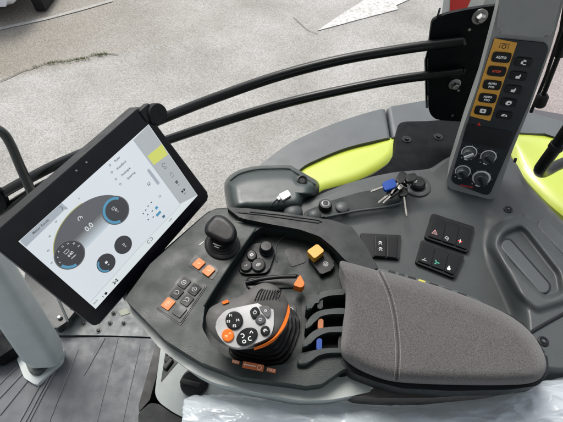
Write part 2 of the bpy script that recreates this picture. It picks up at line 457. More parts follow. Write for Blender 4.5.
# ================================================================== OUTSIDE
GZ = -1.95
b = B(); b.prism([(-120, -40, GZ), (120, -40, GZ), (120, 220, GZ), (-120, 220, GZ)], (0, 0, 1), .3, ASPH)
b.build('ground', kind='structure')
G4 = HZ(GZ + .009)
b = B(); b.px(G4, [(317, 30.5), (340, 15), (363, .5), (380, -6), (440, -26), (450, -18), (396, 5), (398, 9), (360, 19)], 0, .004, RPAINT)
b.build('arrow_marking', kind='structure')
b = B(); b.px(G4, [(-40, 42), (0, 27), (45, 17.5), (80, 8), (112, -1), (113, 1), (82, 10), (46, 19.5), (0, 29.5), (-40, 45)], 0, .004, paint_mat('faded_line_paint', (.30, .285, .255), .46, .74))
b.build('line_marking', kind='structure')
# crack and weeds
CRK = mat('crack_dirt', (.10, .09, .07), .9, var=.3)
b = B(); cp = cr([(-5, 83), (10, 77), (22, 71), (32, 68), (48, 62.5), (66, 60.5), (84, 57), (100, 53.5), (118, 54)], 6, False)
pl = HZ(GZ + .010)
b.strip(pl, [pl.loc(x, y + random.uniform(-.4, .4)) for x, y in cp], .012, 0, CRK)
cp = cr([(294, 17), (301, 24), (309, 30), (318, 33)], 6, False)
b.strip(pl, [pl.loc(x, y + random.uniform(-.4, .4)) for x, y in cp], .008, 0, mat('faint_crack', (.16, .15, .13), .9))
b.build('pavement_crack', kind='structure')
GRS = mat('weed_green', (.13, .16, .05), .7, var=.4)
bm = bmesh.new()
for cx, cy, wd, k in ((50, 63, 6, 90), (62, 61.5, 9, 90), (83, 59, 7, 110), (98, 55, 7, 150), (105, 54, 4, 60), (36, 67, 6, 40), (74, 60, 8, 50)):
    for i in range(k // 2):
        p = P(cx + random.gauss(0, wd * .5), cy + random.gauss(0, .5), GZ + .01)
        a = random.uniform(0, 6.28); h = random.uniform(.008, .03); d = Vector((math.cos(a), math.sin(a), 0))
        q = Vector((-d.y, d.x, 0)) * .004
        bm.faces.new([bm.verts.new(x) for x in (p - q, p + q, p + d * h * .6 + Vector((0, 0, h)))])
b = B(); b.take(bm, GRS); b.build('weeds', kind='stuff')

# parked car: only its lower corner shows at the top left
CARW = mat('white_car_paint', (.72, .72, .74), .25, coat=.6, var=.03)
CGL = mat('car_window_tint', (.01, .012, .014), .1)
c0 = P(13, 8, GZ + .24)
r_ = root('parked_car', c0, 'white parked car whose lower bumper corner shows at the top left edge of the lot', 'car')
def yprism(b, prof, x_from, y0, y1, m, bevel=.05):
    b.prism([(x_from + a, y0, GZ + z) for a, z in prof], (0, -1, 0), y1 - y0, m, bevel, 3)
cx, cy = c0.x, c0.y
b = B(); yprism(b, cr([(0, .28), (-.05, .62), (-.6, .92), (-1.1, 1.0), (-1.7, 1.42), (-2.6, 1.48), (-3.5, 1.1), (-4.1, .95), (-4.25, .5), (-4.1, .25), (-2, .2), (-.3, .2)], 4), cx - .02, cy + .1, cy + 1.8, CARW, .12)
b.build('body', r_)
b = B(); yprism(b, [(-1.2, 1.02), (-1.75, 1.36), (-2.6, 1.41), (-3.3, 1.08)], cx, cy + .085, cy + .12, CGL, .01); b.build('side_window', r_)
for dx in (-.85, -3.35):
    b = B(); b.lathe((cx + dx, cy + .09, GZ + .32), (0, -1, 0), [(.02, -.2), (.3, -.2), (.32, -.17), (.32, .0), (.29, .02), (.2, .02)], RUB, 30)
    wh = b.build('wheel', r_)
    b = B(); b.lathe((cx + dx, cy + .085, GZ + .32), (0, -1, 0), [(.2, 0), (.2, .02), (.16, .012), (.05, .02), (0.0, .022)], SILV, 20); b.build('rim', wh)
b = B(); b.box((cx + .08, cy + .62, GZ + .11), (.07, 0, 0), (0, .25, 0), (0, 0, .10), RUB, .03)
b.build('mud_flap', r_)

# ---------- mudguard of the tractor
MZ = HZ(-.26)
r_ = root('mudguard', MZ.hit(350, 150), 'wide rear mudguard, dark grey with lime green panels, outside the cab window', 'mudguard')
outer = [(225, 215), (245, 180), (264, 162), (290, 143), (325, 127), (356, 116), (386, 107.5)]
inner = [(391, 137), (370, 141.5), (345, 148), (320, 158), (300, 169), (285, 190), (275, 230)]
b = B(); b.px(MZ, cr(outer, 4, False) + cr(inner, 4, False), 0, .12, FGREY, .012, 3); b.build('front_shell', r_)
b = B(); b.px(MZ, cr([(387.2, 107.2), (410, 103), (440, 98), (480, 93), (530, 108), (570, 116), (620, 130)], 4, False) + cr([(620, 160), (563, 136), (527, 133), (480, 130), (430, 130), (392.2, 136.7)], 4, False), 0, .12, FGREY, .012, 3); b.build('rear_shell', r_)
def lh(D, H): return lambda p, d, t: -.015 + H * (1 - (1 - min(d / D, 1)) ** 2)
b = B(); b.pillow(MZ, cr([(297, 172), (320, 158), (345, 148.4), (370, 142), (392, 137.5), (398, 141), (396, 153), (384, 166), (358, 180), (327, 189), (303, 198)], 6), [(318, 178), (345, 166), (372, 154)], lh(10, .010), LIME, 12, skirt=((0, -.1),)); b.build('lime_panel', r_)
b = B(); b.pillow(MZ, [tuple(q) for q in cr([(505, 136), (520, 130), (545, 132), (600, 147), (640, 200), (625, 262), (563, 216), (536, 191), (518, 168)], 6)], [(540, 155), (575, 180), (600, 205)], lh(20, .018), LIME, 12, skirt=((0, -.1),)); b.build('lime_panel', r_)

# ---------- black corner panel below the window
CZ = HZ(-.13)
r_ = root('corner_panel', CZ.hit(420, 150), 'matt black corner panel with two dark bolts, its left end standing in for shadow between the lime mudguard and grey console', 'panel')
b = B(); b.px(CZ, rnd([(300, 212), (322, 190), (345, 185), (372, 175), (388, 164), (396, 150), (397.5, 124), (404, 121.5), (428, 121), (475, 117), (500, 140), (500, 200), (430, 200)], 4), 0, .05, PANEL, .004, 2); b.build('plate', r_)  # left extension is a dark stand-in for the shadow below the lime panel
for q in ((406.5, 139.5), (438, 137)):
    b = B(); c = CZ.hit(*q); b.lathe(c, (0, 0, 1), [(.012, 0), (.012, .002), (.006, .002), (.006, .006), (0, .006)], BLK, 16); b.build('bolt', r_)

# ---------- guard rail with bracket plate
VP = VY(.80)
r_ = root('guard_rail', VP.hit(455, 70), 'two curved black tube rails bolted to a black bracket plate outside the window', 'guard rail')
pts = rnd([(429, 113), (428, 50), (432, 20), (446, 14), (470, 9), (512, 3), (512, 125), (436, 120)], 5)
b = B(); b.px(VP, pts, 0, .008, PANEL, .002); b.build('bracket_plate', r_)
b = B(); b.prism([VP.hit(x, y, h) for x, y, h in ((428, 108, -.002), (427, 60, -.002), (441, 8, -.002), (441, 8, -.03), (426, 60, -.03), (427, 108, -.03))], (1, 0, 0), .004, FGREY); b.build('bracket_flange', r_)
for pp, w0 in (([(462, 41.5), (455, 42), (400, 49.5), (340, 60), (280, 75.5), (220, 96), (165, 117.5), (100, 146), (60, 163), (30, 178), (0, 195), (-40, 222)], 5.8),
           ([(462, 71.5), (455, 72.5), (400, 79), (340, 90.5), (280, 104.5), (220, 122.5), (170, 139), (110, 160), (60, 178), (30, 193), (-40, 238)], 5.3)):
    pp = cr(pp, 8, False); n = len(pp)
    b = B(); path = [VP.hit(x, y, .012 if x > 440 else .012) for x, y in pp]
    b.tube(path, [w0 * .88 * (p - CAM).dot(FWD) / FPX * (1 if 1 else 1) for p in path], TUBE, 16); b.build('rail', r_)
for q, rr in (((479.5, 16), 5.2), ((454.5, 83.5), 4.0)):
    b = B(); c = VP.hit(*q); k = (c - CAM).dot(FWD) / FPX * rr
    b.lathe(c, (0, -1, 0), [(k * 1.5, 0), (k * 1.5, .003), (k * 1.0, .004)], MET, 20)
    b.lathe(c, (0, -1, 0), [(k * .95, .003), (k * .95, .012), (k * .6, .016), (0, .016)], MET, 6); b.build('bolt', r_)
for q in ((469, 29), (458, 90), (452, 115)):
    b = B(); c = VP.hit(*q); b.lathe(c, (0, -1, 0), [(.003, 0), (.003, .003), (0, .004)], MET, 10); b.build('rivet', r_)

# ---------- warning board behind the plate
WB = VY(1.15)
r_ = root('warning_board', WB.hit(462, 5), 'red and white warning board showing above the black bracket plate', 'sign')
b = B(); b.px(WB, rnd([(440, 26), (449, -40), (520, -52), (512, 26)], 2), 0, .006, mat('board_white', (.7, .71, .72), .4), .001); 
b.build('board', r_)
b = B()
b.px(WB, [(449, 24), (451, -8), (476, -12), (460, 24)], .0015, .001, REDP); b.px(WB, [(476, 24), (492, -14), (508, -16), (494, 24)], .0015, .001, mat('grey_reflective', (.4, .42, .43), .4)); b.build('stripe', r_)

# ---------- grab rail far left
GP = VY(.74)
r_ = root('grab_rail', GP.hit(34, 192), 'bent dark tube grab rail rising behind the monitor at the left edge', 'grab rail')
pp = cr([(-40, 118), (-10, 126), (3, 133), (11, 145), (20, 166), (28, 184), (40, 212), (60, 260)], 6, False)
path = [GP.hit(*q) for q in pp]; b = B(); b.tube(path, [4.6 * (p - CAM).dot(FWD) / FPX for p in path], mat('grab_rail_paint', (.03, .035, .032), .4), 14); b.build('tube', r_)
b = B(); b.px(GP, rnd([(-30, 196), (-2, 192), (4, 197), (7, 207), (2, 214), (-30, 226)], 3), -.03, .02, PANEL, .004); b.build('mount', r_)

# ---------- strut, seal, handle and pane at the right
SP = VY(.66)
r_ = root('gas_strut', SP.hit(541, 100), 'thin black gas strut with a round knuckle right of the grey pillar', 'strut')
a, c = SP.hit(541, 101), SP.hit(562, 47)
b = B(); d = c - a; b.tube([a, a + d * 1.9], .0045, TUBE, 12); b.tube([a + d * .86, a + d * 1.9], .009, TUBE, 12); b.build('rod', r_)
b = B(); b.lathe(a - d.normalized() * .012, d, [(.0, -.002), (.008, 0), (.011, .004), (.011, .022), (.007, .028), (0, .028)], RUB, 16); b.build('knuckle', r_)
HP = VY(.62)
r_ = root('grab_bar', HP.hit(540, 168), 'thick black bent grab bar in front of the lime panel at the right edge', 'grab bar')
path = [HP.hit(*q, h) for q, h in (((600, 90), 0), ((575, 120), 0), ((556, 147), 0), ((545, 162), .002), ((540, 170), 0), ((544, 172), -.02), ((556, 166), -.05), ((570, 160), -.08))]
path = [Vector(q) for q in cr([tuple(p) for p in path], 5, False)]
b = B(); b.tube(path, [.0125] * len(path), TUBE, 18); b.build('grip', r_)
b = B(); q = path[10]; t = (path[10] - path[5]).normalized(); b.lathe(path[9] + t * .003, t, [(.012, 0), (.0145, .001), (.0145, .012), (.012, .013)], RUB, 18); b.build('collar', r_)

# rear quarter window pane, faintly tinted
m, t, bs = nt('tinted_window_glass')
bs.inputs['Base Color'].default_value = (.93, .84, .86, 1); bs.inputs['Roughness'].default_value = .02; bs.inputs['Transmission Weight'].default_value = 1.0; bs.inputs['IOR'].default_value = 1.0
GL = m
WP = VY(.70)
r_ = root('rear_side_window', WP.hit(550, 60), 'faintly pink tinted side window pane right of the grey pillar', 'window')
b = B(); b.px(WP, [(530, 112), (563, -10), (640, -10), (640, 140), (575, 125)], 0, .004, GL); b.build('pane', r_)
b = B(); pp = [WP.hit(*q, .002) for q in ((569, -20), (561, 30), (546, 76), (531, 112))]; b.tube(pp, .0035, RUB, 8); b.build('seal', r_)

# unseen cab roof, added and sized to shade the cab from overhead
b = B(); b.prism([(-1.5, -1.4, 1.12), (1.3, -1.4, 1.12), (1.3, .46, 1.12), (-1.5, .46, 1.12)], (0, 0, 1), .12, mat('shade_roof_lining', (.35, .35, .34), .8), .03, 3)
b.build('added_shade_roof', kind='structure')

# ================================================================== SIDE CONSOLE
SC = HZ(-.065)
z = ZM(470, 200, 2.813)
r_ = root('side_console', SC.hit(450, 230), 'grey moulded side console carrying the ignition and switches beneath the pillar', 'console')
out = [(228, 232), (262, 214), (290, 204), (316, 196), (345, 184), (372, 176.5), (395, 172), (430, 169), (446, 158), (470, 150), (505, 150), (517, 164), (526, 182), (545, 203), (566, 224), (600, 250), (640, 300), (640, 366), (560, 372), (500, 366), (430, 340), (330, 300), (250, 262)]
field = rnd([(300, 222), (330, 217), (386, 207), (420, 199), (447, 197), (478, 201), (492, 208), (497, 222), (494, 240), (497, 258), (510, 285), (522, 312), (524, 340), (500, 362), (430, 345), (330, 280)], 8)
SWP = Pl(P(430, 199, -.069), (0, -.17, .985))
z = ZM(470, 200, 2.813)
block = rnd(z((62, 130), (70, 95), (100, 70), (152, 50), (205, 110), (285, 205), (300, 270), (190, 305), (140, 262)), 4)
pocket = rnd(z((78, 124), (94, 94), (140, 74), (158, 86), (252, 207), (260, 262), (214, 280), (170, 240), (110, 180)), 5)
def plane_z(pl, x, y):
    """height of a plane under picture points"""
    dx = (x - PW / 2) / FPX; dy = (PH / 2 - y) / FPX
    D = np.stack([RT[k] * dx + UP[k] * dy + FWD[k] for k in range(3)]); nn = np.array(pl.n)
    t = float((pl.o - CAM).dot(pl.n)) / np.tensordot(nn, D, 1); return CAM.z + t * D[2]
def sc_z(x, y):
    f = sstep(-9, 13, sdist(field, x, y)); zz = SC.o.z * (1 - f) + plane_z(SWP, x, y) * f
    zz = zz + .010 * sstep(-7, 2, sdist(block, x, y))
    zz = zz - .013 * sstep(-3.0, 4.5, sdist(pocket, x, y))
    e = sdist(out, x, y); return zz - .012 * (1 - sstep(-.5, 5, e)) ** 2
b = B(); b.relief(rnd(out, 5), sc_z, -.30, MGREY, 1.25); b.build('body', r_, ang=55, wn=False)
# tray groove and light ledge along the window
b = B(); b.px(SC, rnd([(303, 212), (330, 201), (360, 192), (392, 187), (404, 192), (398, 203), (386, 206), (356, 210), (328, 216), (306, 220)], 4), .0015, .01, WELL, .001); b.build('tray', r_)
b = B(); path = [SC.hit(*q, .004) for q in cr([(325, 217), (356, 211), (386, 207), (402, 203)], 5, False)]; b.tube(path, .0022, MGREY, 8); b.build('tray_lip', r_)
b = B(); c = SC.hit(325, 207.5, .001)
b.lathe(c, (0, 0, 1), [(.0135, 0), (.0135, .010), (.012, .013), (.0088, .013)], BLK, 26); b.lathe(c, (0, 0, 1), [(.0088, .0125), (.0072, .0145), (0, .0145)], GPR, 24); b.lathe(c, (0, 0, 1), [(.0058, .0143), (.0058, .0155), (0, .0158)], BLK, 22)
b.build('socket_cap', r_)
b = B(); b.lathe(SC.hit(342, 208.5, .001), (0, 0, 1), [(.014, 0), (.013, .006), (.009, .009), (0, .0095)], MGREY, 26); b.build('cap', r_)
for q, rr in (((293, 213), .020), ((314, 217), .015)):
    b = B(); b.lathe(SC.hit(*q), (0, 0, 1), [(rr, 0), (rr * .95, .006), (rr * .75, .011), (rr * .4, .014), (0, .015)], MGREY, 28); b.build('cable_dome', r_)
# grip pads in their pocket
def capsule(p0, p1, r, n=10):
    a = math.atan2(p1[1] - p0[1], p1[0] - p0[0])
    return [(p0[0] + r * math.cos(a + math.pi / 2 + math.pi * k / n), p0[1] + r * math.sin(a + math.pi / 2 + math.pi * k / n)) for k in range(n + 1)] + [(p1[0] + r * math.cos(a - math.pi / 2 + math.pi * k / n), p1[1] + r * math.sin(a - math.pi / 2 + math.pi * k / n)) for k in range(n + 1)]
GP2 = mat('grip_pad_grey', (.06, .068, .07), .5, bump=.4, var=.08)
for p0, p1, r0 in (((507.5, 245.5), (544, 287), 6.4), ((544, 224.5), (590, 272), 6.4)):
    hh = -.0022 if p0[0] < 520 else -.0015
    b = B(); b.px(SC, capsule(p0, p1, r0 + .7), hh, .003, BLK, 0); b.px(SC, capsule(p0, p1, r0), hh + .004, .004, GP2, .003, 3); b.build('grip_pad', r_)
for q, hh in (((503.8, 251.5), -.002), ((533, 285), -.002), ((538.5, 229.5), -.002)):
    b = B(); b.lathe(SC.hit(*q, hh), (0, 0, 1), [(.0022, 0), (.0022, .0012), (0, .0016)], WHT, 12); b.build('clip', r_)
for q in ((508, 209.6), (543, 341.5)):
    b = B(); c = SC.hit(*q, .0); b.lathe(c, (0, 0, 1), [(.0085, 0), (.0085, .002), (.006, .0025), (.0045, .001), (0, .001)], BLK, 20); b.lathe(c, (0, 0, 1), [(.003, .001), (.003, .003), (0, .003)], MGREY, 6); b.build('screw', r_)
b = B(); path = [SC.hit(*q, .001) for q in ((528, 334), (545, 324), (563, 314), (600, 295))]; b.tube(path, .0028, BLK, 8); b.build('panel_gap', r_)
# rocker pair
def cell(b, pl, quad, h, d, m, bev=.0012): b.px(pl, rnd(quad, 1.0, 3), h, d, m, bev)
zz = ZM(365, 225, 8.44)
sp = B(); sp.px(SWP, rnd(zz((-40, 68), (305, 85), (290, 288), (-10, 262)), 1.5), .0065, .01, BLK, .0012); sp = sp.build('rocker_frame', r_)
b = B(); cell(b, SWP, zz((85, 92), (180, 97), (178, 268), (80, 262)), .010, .006, BTN)
pl = SWP.frame(zz((130, 180))[0], zz((300, 190))[0], .0102)
for dv in (.007, -.006):
    b.strip(pl, ell(0, dv, .0032, .0032, n=12, t0=.3, t1=2.8), .0012, 0, WHT); b.strip(pl, [(-.003, dv - .003), (0, dv + .001), (.003, dv - .003)], .0011, 0, WHT)
b.build('rocker_switch', sp)
b = B(); cell(b, SWP, zz((187, 98), (277, 103), (272, 278), (185, 270)), .0095, .006, BTN); b.build('rocker_blank', sp)
zz = ZM(410, 210, 6.03)
def bank(quad, cells, dots, up):
    f = B(); f.px(SWP, rnd(quad, 2.2), .0075, .01, BLK, .0018); f = f.build('switch_frame', r_)
    for i, (q, ic) in enumerate(zip(cells, dots)):
        b = B(); cell(b, SWP, q, .0105, .006, BTN, .0015)
        c = (sum(a for a, _ in q) / 4, sum(a for _, a in q) / 4)
        pl = SWP.frame(ic[0], (ic[0][0] + 10, ic[0][1] + 3.2), .0108); k, m = ic[1], ic[2]
        if k == 'tri':
            b.strip(pl, [(-.0052, -.0042), (.0052, -.0042), (0, .005)], .0014, 0, m, True)
            b.strip(pl, [(-.002, -.0022), (.002, -.0022), (0, .0014)], .0009, 0, GPR, True)
        elif k == 'plus':
            b.strip(pl, [(-.004, 0), (.004, 0)], .0026, 0, m); b.strip(pl, [(0, -.004), (0, .004)], .0016, .0001, WHT)
        elif k == 'lamp':
            b.strip(pl, ell(0, 0, .0032, .0032, n=12, t0=0, t1=3.3), .0013, 0, m); b.strip(pl, [(-.004, -.001), (.004, -.001)], .0012, 0, m); b.strip(pl, [(0, -.001), (.002, -.005)], .0012, 0, m)
        elif k == 'line':
            b.strip(pl, [(-.004, -.002), (.005, -.002)], .0012, 0, m); b.strip(pl, [(-.001, -.002), (.002, .003)], .0012, 0, m)
        elif k == 'fan':
            for a in range(3): b.uv(pl, ell(.003 * math.cos(a * 2.1), .003 * math.sin(a * 2.1), .0027, .0013, a * 2.1, 10), 0, .0002, m)
        elif k == 'bot':
            b.uv(pl, rrect(0, -.0015, .006, .005, .001), 0, .0002, m); b.uv(pl, rrect(0, .003, .003, .003, .0005), 0, .0002, m)
        b.build('toggle_switch', f)
bank(zz((133, 18), (392, 100), (352, 258), (88, 167)),
     [zz((150, 40), (218, 62), (190, 185), (112, 158)), zz((224, 66), (298, 90), (270, 212), (196, 187)), zz((304, 92), (375, 114), (340, 238), (276, 214))],
     [(zz((150, 133))[0], 'tri', mat('hazard_print', (.8, .35, .38), .5)), (zz((222, 170))[0], 'lamp', GPR), (zz((302, 188))[0], 'plus', REDP)], 0)
bank(zz((70, 178), (332, 275), (272, 412), (33, 317)),
     [zz((82, 196), (150, 220), (122, 335), (50, 308)), zz((157, 223), (232, 250), (203, 365), (128, 338)), zz((238, 253), (314, 280), (264, 392), (208, 368))],
     [(zz((85, 297))[0], 'line', GPR), (zz((160, 316))[0], 'fan', GRNP), (zz((235, 350))[0], 'bot', WHT)], 0)
# ignition
b = B(); c = SC.hit(416, 186); b.lathe(c, (0, 0, 1), [(.030, 0), (.030, .003), (.024, .005), (.020, .004), (.0175, .004)], MGREY, 32)
b.lathe(c, (0, 0, 1), [(.0172, .003), (.0172, .012), (.014, .016), (0, .016)], BLK, 28); b.build('ignition_lock', r_)

# key bunch
KMET = mat('worn_key_metal', (.20, .195, .18), .42, metal=1.0, var=.3, vscale=60)
kz = .02
K = HZ(SC.o.z + kz)
z = ZM(370, 160, 7.03)
r_ = root('key_bunch', K.hit(412, 182), 'bunch of keys with a blue key fob hanging from the ignition lock', 'keys')
def flat_bar(b, pl, p, q, wpx, h, d, m, bev=.001):
    p, q = Vector(p), Vector(q); n = (q - p).normalized(); s = Vector((-n.y, n.x)) * wpx / 2
    b.px(pl, rnd([tuple(p + s), tuple(q + s), tuple(q - s), tuple(p - s)], wpx * .35, 3), h, d, m, bev)
def key(head, tip, hw, m, h, tilt=0):
    b = B(); hd, tp = Vector(head), Vector(tip)
    d = (tp - hd).normalized(); flat_bar(b, K, hd - d * hw * .8, hd + d * hw * .8, hw * 1.1, h, .006, m, .0018); o = b.build('key', r_)
    b = B(); flat_bar(b, K, hd + d * hw * .7, tp, 1.6, h - .002, .0018, KMET, .0003)
    n = Vector((-d.y, d.x))
    for i in range(4):
        c = hd.lerp(tp, .55 + i * .11); flat_bar(b, K, c, c + n * random.uniform(.9, 1.4), .9, h - .0021, .0016, KMET, .0002)
    b.build('key_blade', o); return o
key(z((138, 170))[0], z((5, 220))[0], 8.5, BLUE, .020)
key(z((222, 118))[0], z((150, 235))[0], 7.5, BLK, .018)
key(z((165, 215))[0], z((60, 298))[0], 8.0, BLK, .012)
key(z((232, 205))[0], z((258, 393))[0], 8.5, BLK, .004)
key(z((215, 185))[0], z((92, 302))[0], 4.0, KMET, .014)
b = B(); flat_bar(b, K, z((250, 125))[0], z((330, 115))[0], 8.5, .022, .007, BLK, .0025); b.build('ignition_key_head', r_)
b = B(); c = K.hit(*z((245, 165))[0], .014); pts = [c + Vector((math.cos(a) * .011, math.sin(a) * .011, .003 * math.sin(a * 2))) for a in [i * 2 * math.pi / 24 for i in range(25)]]
b.tube(pts, .0008, MET, 8); b.lathe(K.hit(*z((308, 160))[0], .012), (0, 0, 1), [(.006, 0), (.006, .006), (.004, .008), (0, .008)], MET, 18); b.build('key_ring', r_)

# ================================================================== PILLAR WITH CONTROLS
FP = Pl(CAM + ray(500, 110) * .74, (-.36, -.92, .16)); FP = FP.frame((493, 39), (546, 43.5))
A, Bc, D = FP.hit(493, 39), FP.hit(546, 43.5), FP.hit(450, 182)
print('pillar', FP.n, (Bc - A).length, (D - A).length, (Bc - A).normalized().dot((D - A).normalized()), A, D)
r_ = root('cab_pillar', FP.hit(470, 190), 'grey cab pillar with a black control face of amber edged buttons and four dials', 'pillar')
hous = rnd([(499, -60), (499, 2), (494, 24), (478, 84), (462, 130), (446.5, 180), (447, 188), (455, 192.5), (488, 200.5), (495, 199), (499, 190), (512, 152), (529, 110), (551, 48), (563, 4), (570, -60)], 5)
b = B(); b.px(FP, hous, -.003, .075, PGREY, .006, 4, taper=.02); b.build('housing', r_)
b = B(); b.px(FP, rnd([(501, -70), (499, 12), (496, 31), (500, 34), (546, 38), (553, 34), (562, -5), (572, -70)], 6), .006, .03, PGREY, .009, 4); b.build('upper_cover', r_)
b = B(); b.px(FP, rnd([(494, 38), (545, 43), (549, 48), (529, 104), (490, 194), (486, 195.5), (453, 183), (451, 179), (464, 135)], 3), .0005, .006, FACE, .0012); b.build('face_panel', r_)
b = B(); c0 = FP.hit(514, 160, -.01); b.lathe(c0, FP.u, [(.0045, 0), (.0045, .004), (0, .004)], BLK, 12); b.build('side_plug', r_)
z1 = ZM(475, 30, 8.44); z2 = ZM(465, 75, 8.44)
b = B(); b.px(FP, rnd([z1((165, 70))[0], z1((357, 107))[0], z2((212, 388))[0], z2((42, 346))[0]], 1.2), .0012, .001, YEL)
pl = FP.frame((504, 46.5), (514, 47.6), .0014)
b.strip(pl, ell(0, 0, .003, .003, n=16), .0012, 0, BLK, True)
b.strip(pl, [(-.0065, -.003), (-.0065, .0045), (.0065, .0045), (.0065, -.003)], .0009, 0, BLK)
b.build('amber_label', r_)
W0 = (Bc - A).length
def press(c, w, h, icon, name='push_button'):
    pl = FP.frame(c, (c[0] + 10, c[1] + 1.5), 0); pl = Pl(FP.hit(*c), FP.n, FP.u)
    b = B(); b.uv(pl, rrect(0, 0, w, h, h * .28), .0035, .003, BTN, .0012, 3)
    kind, m = icon; hh = .0037
    if kind == 'AUTO': b.text(pl, 'AUTO', 0, 0, h * .34, hh, m, bold=.0002)
    elif kind == 'STOP': b.text(pl, 'STOP', 0, 0, h * .34, hh, m, bold=.0001)
    elif kind == 'two':
        b.text(pl, 'AUTO', 0, h * .16, h * .29, hh, m, bold=.0002); b.text(pl, 'STOP' if icon is None else 'PTO', 0, -h * .2, h * .29, hh, m, bold=.0002)
    elif kind == 'sq':
        b.uv(pl, rrect(0, 0, w * .36, h * .5, h * .15), hh, .0002, m); b.strip(pl, [(-w * .06, 0), (w * .07, 0)], h * .14, hh + .0001, BTN)
    elif kind == 'lamp':
        b.uv(pl, [(-w * .12, -h * .2), (w * .02, -h * .2), (w * .0, h * .25), (-w * .12, h * .05)], hh, .0002, m); b.uv(pl, rrect(w * .08, h * .2, w * .18, h * .18, h * .04, rot=-.4), hh, .0002, m); b.strip(pl, [(w * .02, -h * .22), (w * .2, -h * .22)], h * .1, hh, m)
    elif kind == 'arm':
        b.uv(pl, rrect(0, -h * .12, w * .26, h * .32, h * .08), hh, .0002, m); b.uv(pl, [(0, 0), (w * .12, h * .3), (w * .18, 0)], hh + .0001, .0002, m)
    elif kind == 'fan':
        for a in (.4, 2.0, 4.0): b.uv(pl, ell(math.cos(a) * w * .09, math.sin(a) * h * .16, w * .1, h * .16, a, 10), hh + .0001 * a, .0002, m)
    elif kind == 'wiper':
        b.uv(pl, ell(0, -h * .12, w * .2, h * .34, 0, 16, 0, math.pi), hh, .0002, m); b.strip(pl, [(0, -h * .1), (w * .08, h * .22)], h * .08, hh + .0002, BTN)
    elif kind == 'hook':
        b.uv(pl, ell(0, 0, w * .2, h * .28, .5, 18), hh, .0002, m); b.uv(pl, ell(w * .04, -h * .05, w * .07, h * .1, .5, 10), hh + .0002, .0002, BTN)
    b.build(name, r_)
bw, bh = W0 * .37, W0 * .215
for c, ic in zip(((501.3, 56.7), (496.6, 70.6), (492, 84.3), (487.5, 97.5), (483, 110)), (('AUTO', WHT), ('STOP', REDO), ('two', WHT), ('two', WHT), ('sq', WHT))): press(c, bw, bh, ic)
for c, ic in zip(((523, 61.6), (518, 75.4), (513.2, 89.0), (508.6, 102), (504.2, 114.6)), (('lamp', WHT), ('arm', WHT), ('arm', WHT), ('hook', WHT), ('wiper', WHT))): press(c, bw * .88, bh * .86, ic)
b = B(); pl = Pl(FP.hit(479, 124.3), FP.n, FP.u)
k = W0 * .055; b.uv(pl, [(-k, -k * .9), (k, -k * .9), (0, k)], .0012, .001, mat('red_lamp', (.8, .02, .02), .35)); b.strip(pl, [(0, -k * .4), (0, k * .3)], k * .25, .0014, BLK); b.build('warning_symbol', r_)
b = B(); b.px(FP, rnd([(467, 123.5), (513, 132), (505.5, 150), (462, 141)], 1.5), .0018, .002, mat('dark_display_window', (.010, .012, .014), .4, var=.05, spec=.3)); b.build('display_window', r_)
for (c, rk, ang, wide) in (((469.2, 152), .105, .65, 0), ((488.4, 156.4), .105, -.6, 0), ((462.8, 171.3), .108, 2.3, 0), ((481.3, 177.7), .125, -1.0, 1)):
    pl = Pl(FP.hit(*c), FP.n, FP.u); rr = W0 * rk * 1.75
    b = B(); b.lathe(pl.o, FP.n, [(rr * .80, 0), (rr * .80, .004), (rr * .72, .012), (rr * .66, .013), (0, .013)], MGREY, 30)
    k1, k2 = math.cos(ang) * rr * .62, math.sin(ang) * rr * .62
    b.uv(pl, rrect(0, 0, rr * 1.3, rr * .34, rr * .1, rot=ang), .0165, .005, RIM if ang < 0 or ang > 1 else GPR, .001)
    o = b.build('dial', r_)
    b = B(); b.strip(pl, ell(0, 0, rr * (.95 if not wide else .9), rr * (.95 if not wide else .9), n=28, t0=-.9 if not wide else -1.2, t1=3.7 if not wide else 4.4), rr * (.15 if not wide else .26), .0009, WHT)
    for a in range(7):
        t = -.7 + a * .72; b.strip(pl, [(math.cos(t) * rr * 1.12, math.sin(t) * rr * 1.12), (math.cos(t) * rr * 1.22, math.sin(t) * rr * 1.22)], rr * .06, .0009, GPR)
    b.uv(pl, rrect(-rr * .1, -rr * 1.15, rr * .5, rr * .3, rr * .1), .001, .0005, WHT)
    b.uv(pl, rrect(rr * .55, -rr * 1.05, rr * .16, rr * .16, rr * .05), .001, .0005, GPR); b.uv(pl, rrect(-rr * .75, -rr * 1.05, rr * .16, rr * .16, rr * .05), .001, .0005, GPR)
    b.build('dial_scale', o)
pl = Pl(FP.hit(466.5, 186), FP.n, FP.u); b = B(); b.uv(pl, rrect(0, 0, W0 * .33, W0 * .055, .001), .0012, .001, mat('dark_red_label', (.30, .03, .04), .5)); b.build('red_label', r_)

# ================================================================== WINDOW-SIDE PAD
z = ZM(215, 150, 4.96)
WPZ = HZ(-.10)
out = cr(z((46, 185), (55, 148), (85, 118), (130, 95), (200, 80), (290, 75), (365, 74), (400, 90), (460, 125), (512, 158), (516, 200), (505, 228), (455, 250), (420, 300), (300, 318), (180, 320), (90, 315), (58, 270)), 4)
r_ = root('window_armrest', WPZ.hit(265, 190), 'dark green grey moulded armrest shell under the window with a white tag', 'armrest')
def hf(p, d, t): return .058 * (1 - (1 - min(d / 16, 1)) ** 2.4) ** .5 if d < 16 else .058
b = B(); b.pillow(WPZ, out, z((170, 210), (390, 200)), hf, PADD, 16, skirt=((0, -.06),)); b.build('shell', r_)
b = B(); path = [WPZ.hit(*q, .045) for q in cr(z((75, 150), (120, 118), (200, 97), (290, 92), (362, 92), (392, 105), (500, 170)), 6, False)]; b.tube(path, .002, PADD, 8); b.build('edge_bead', r_)
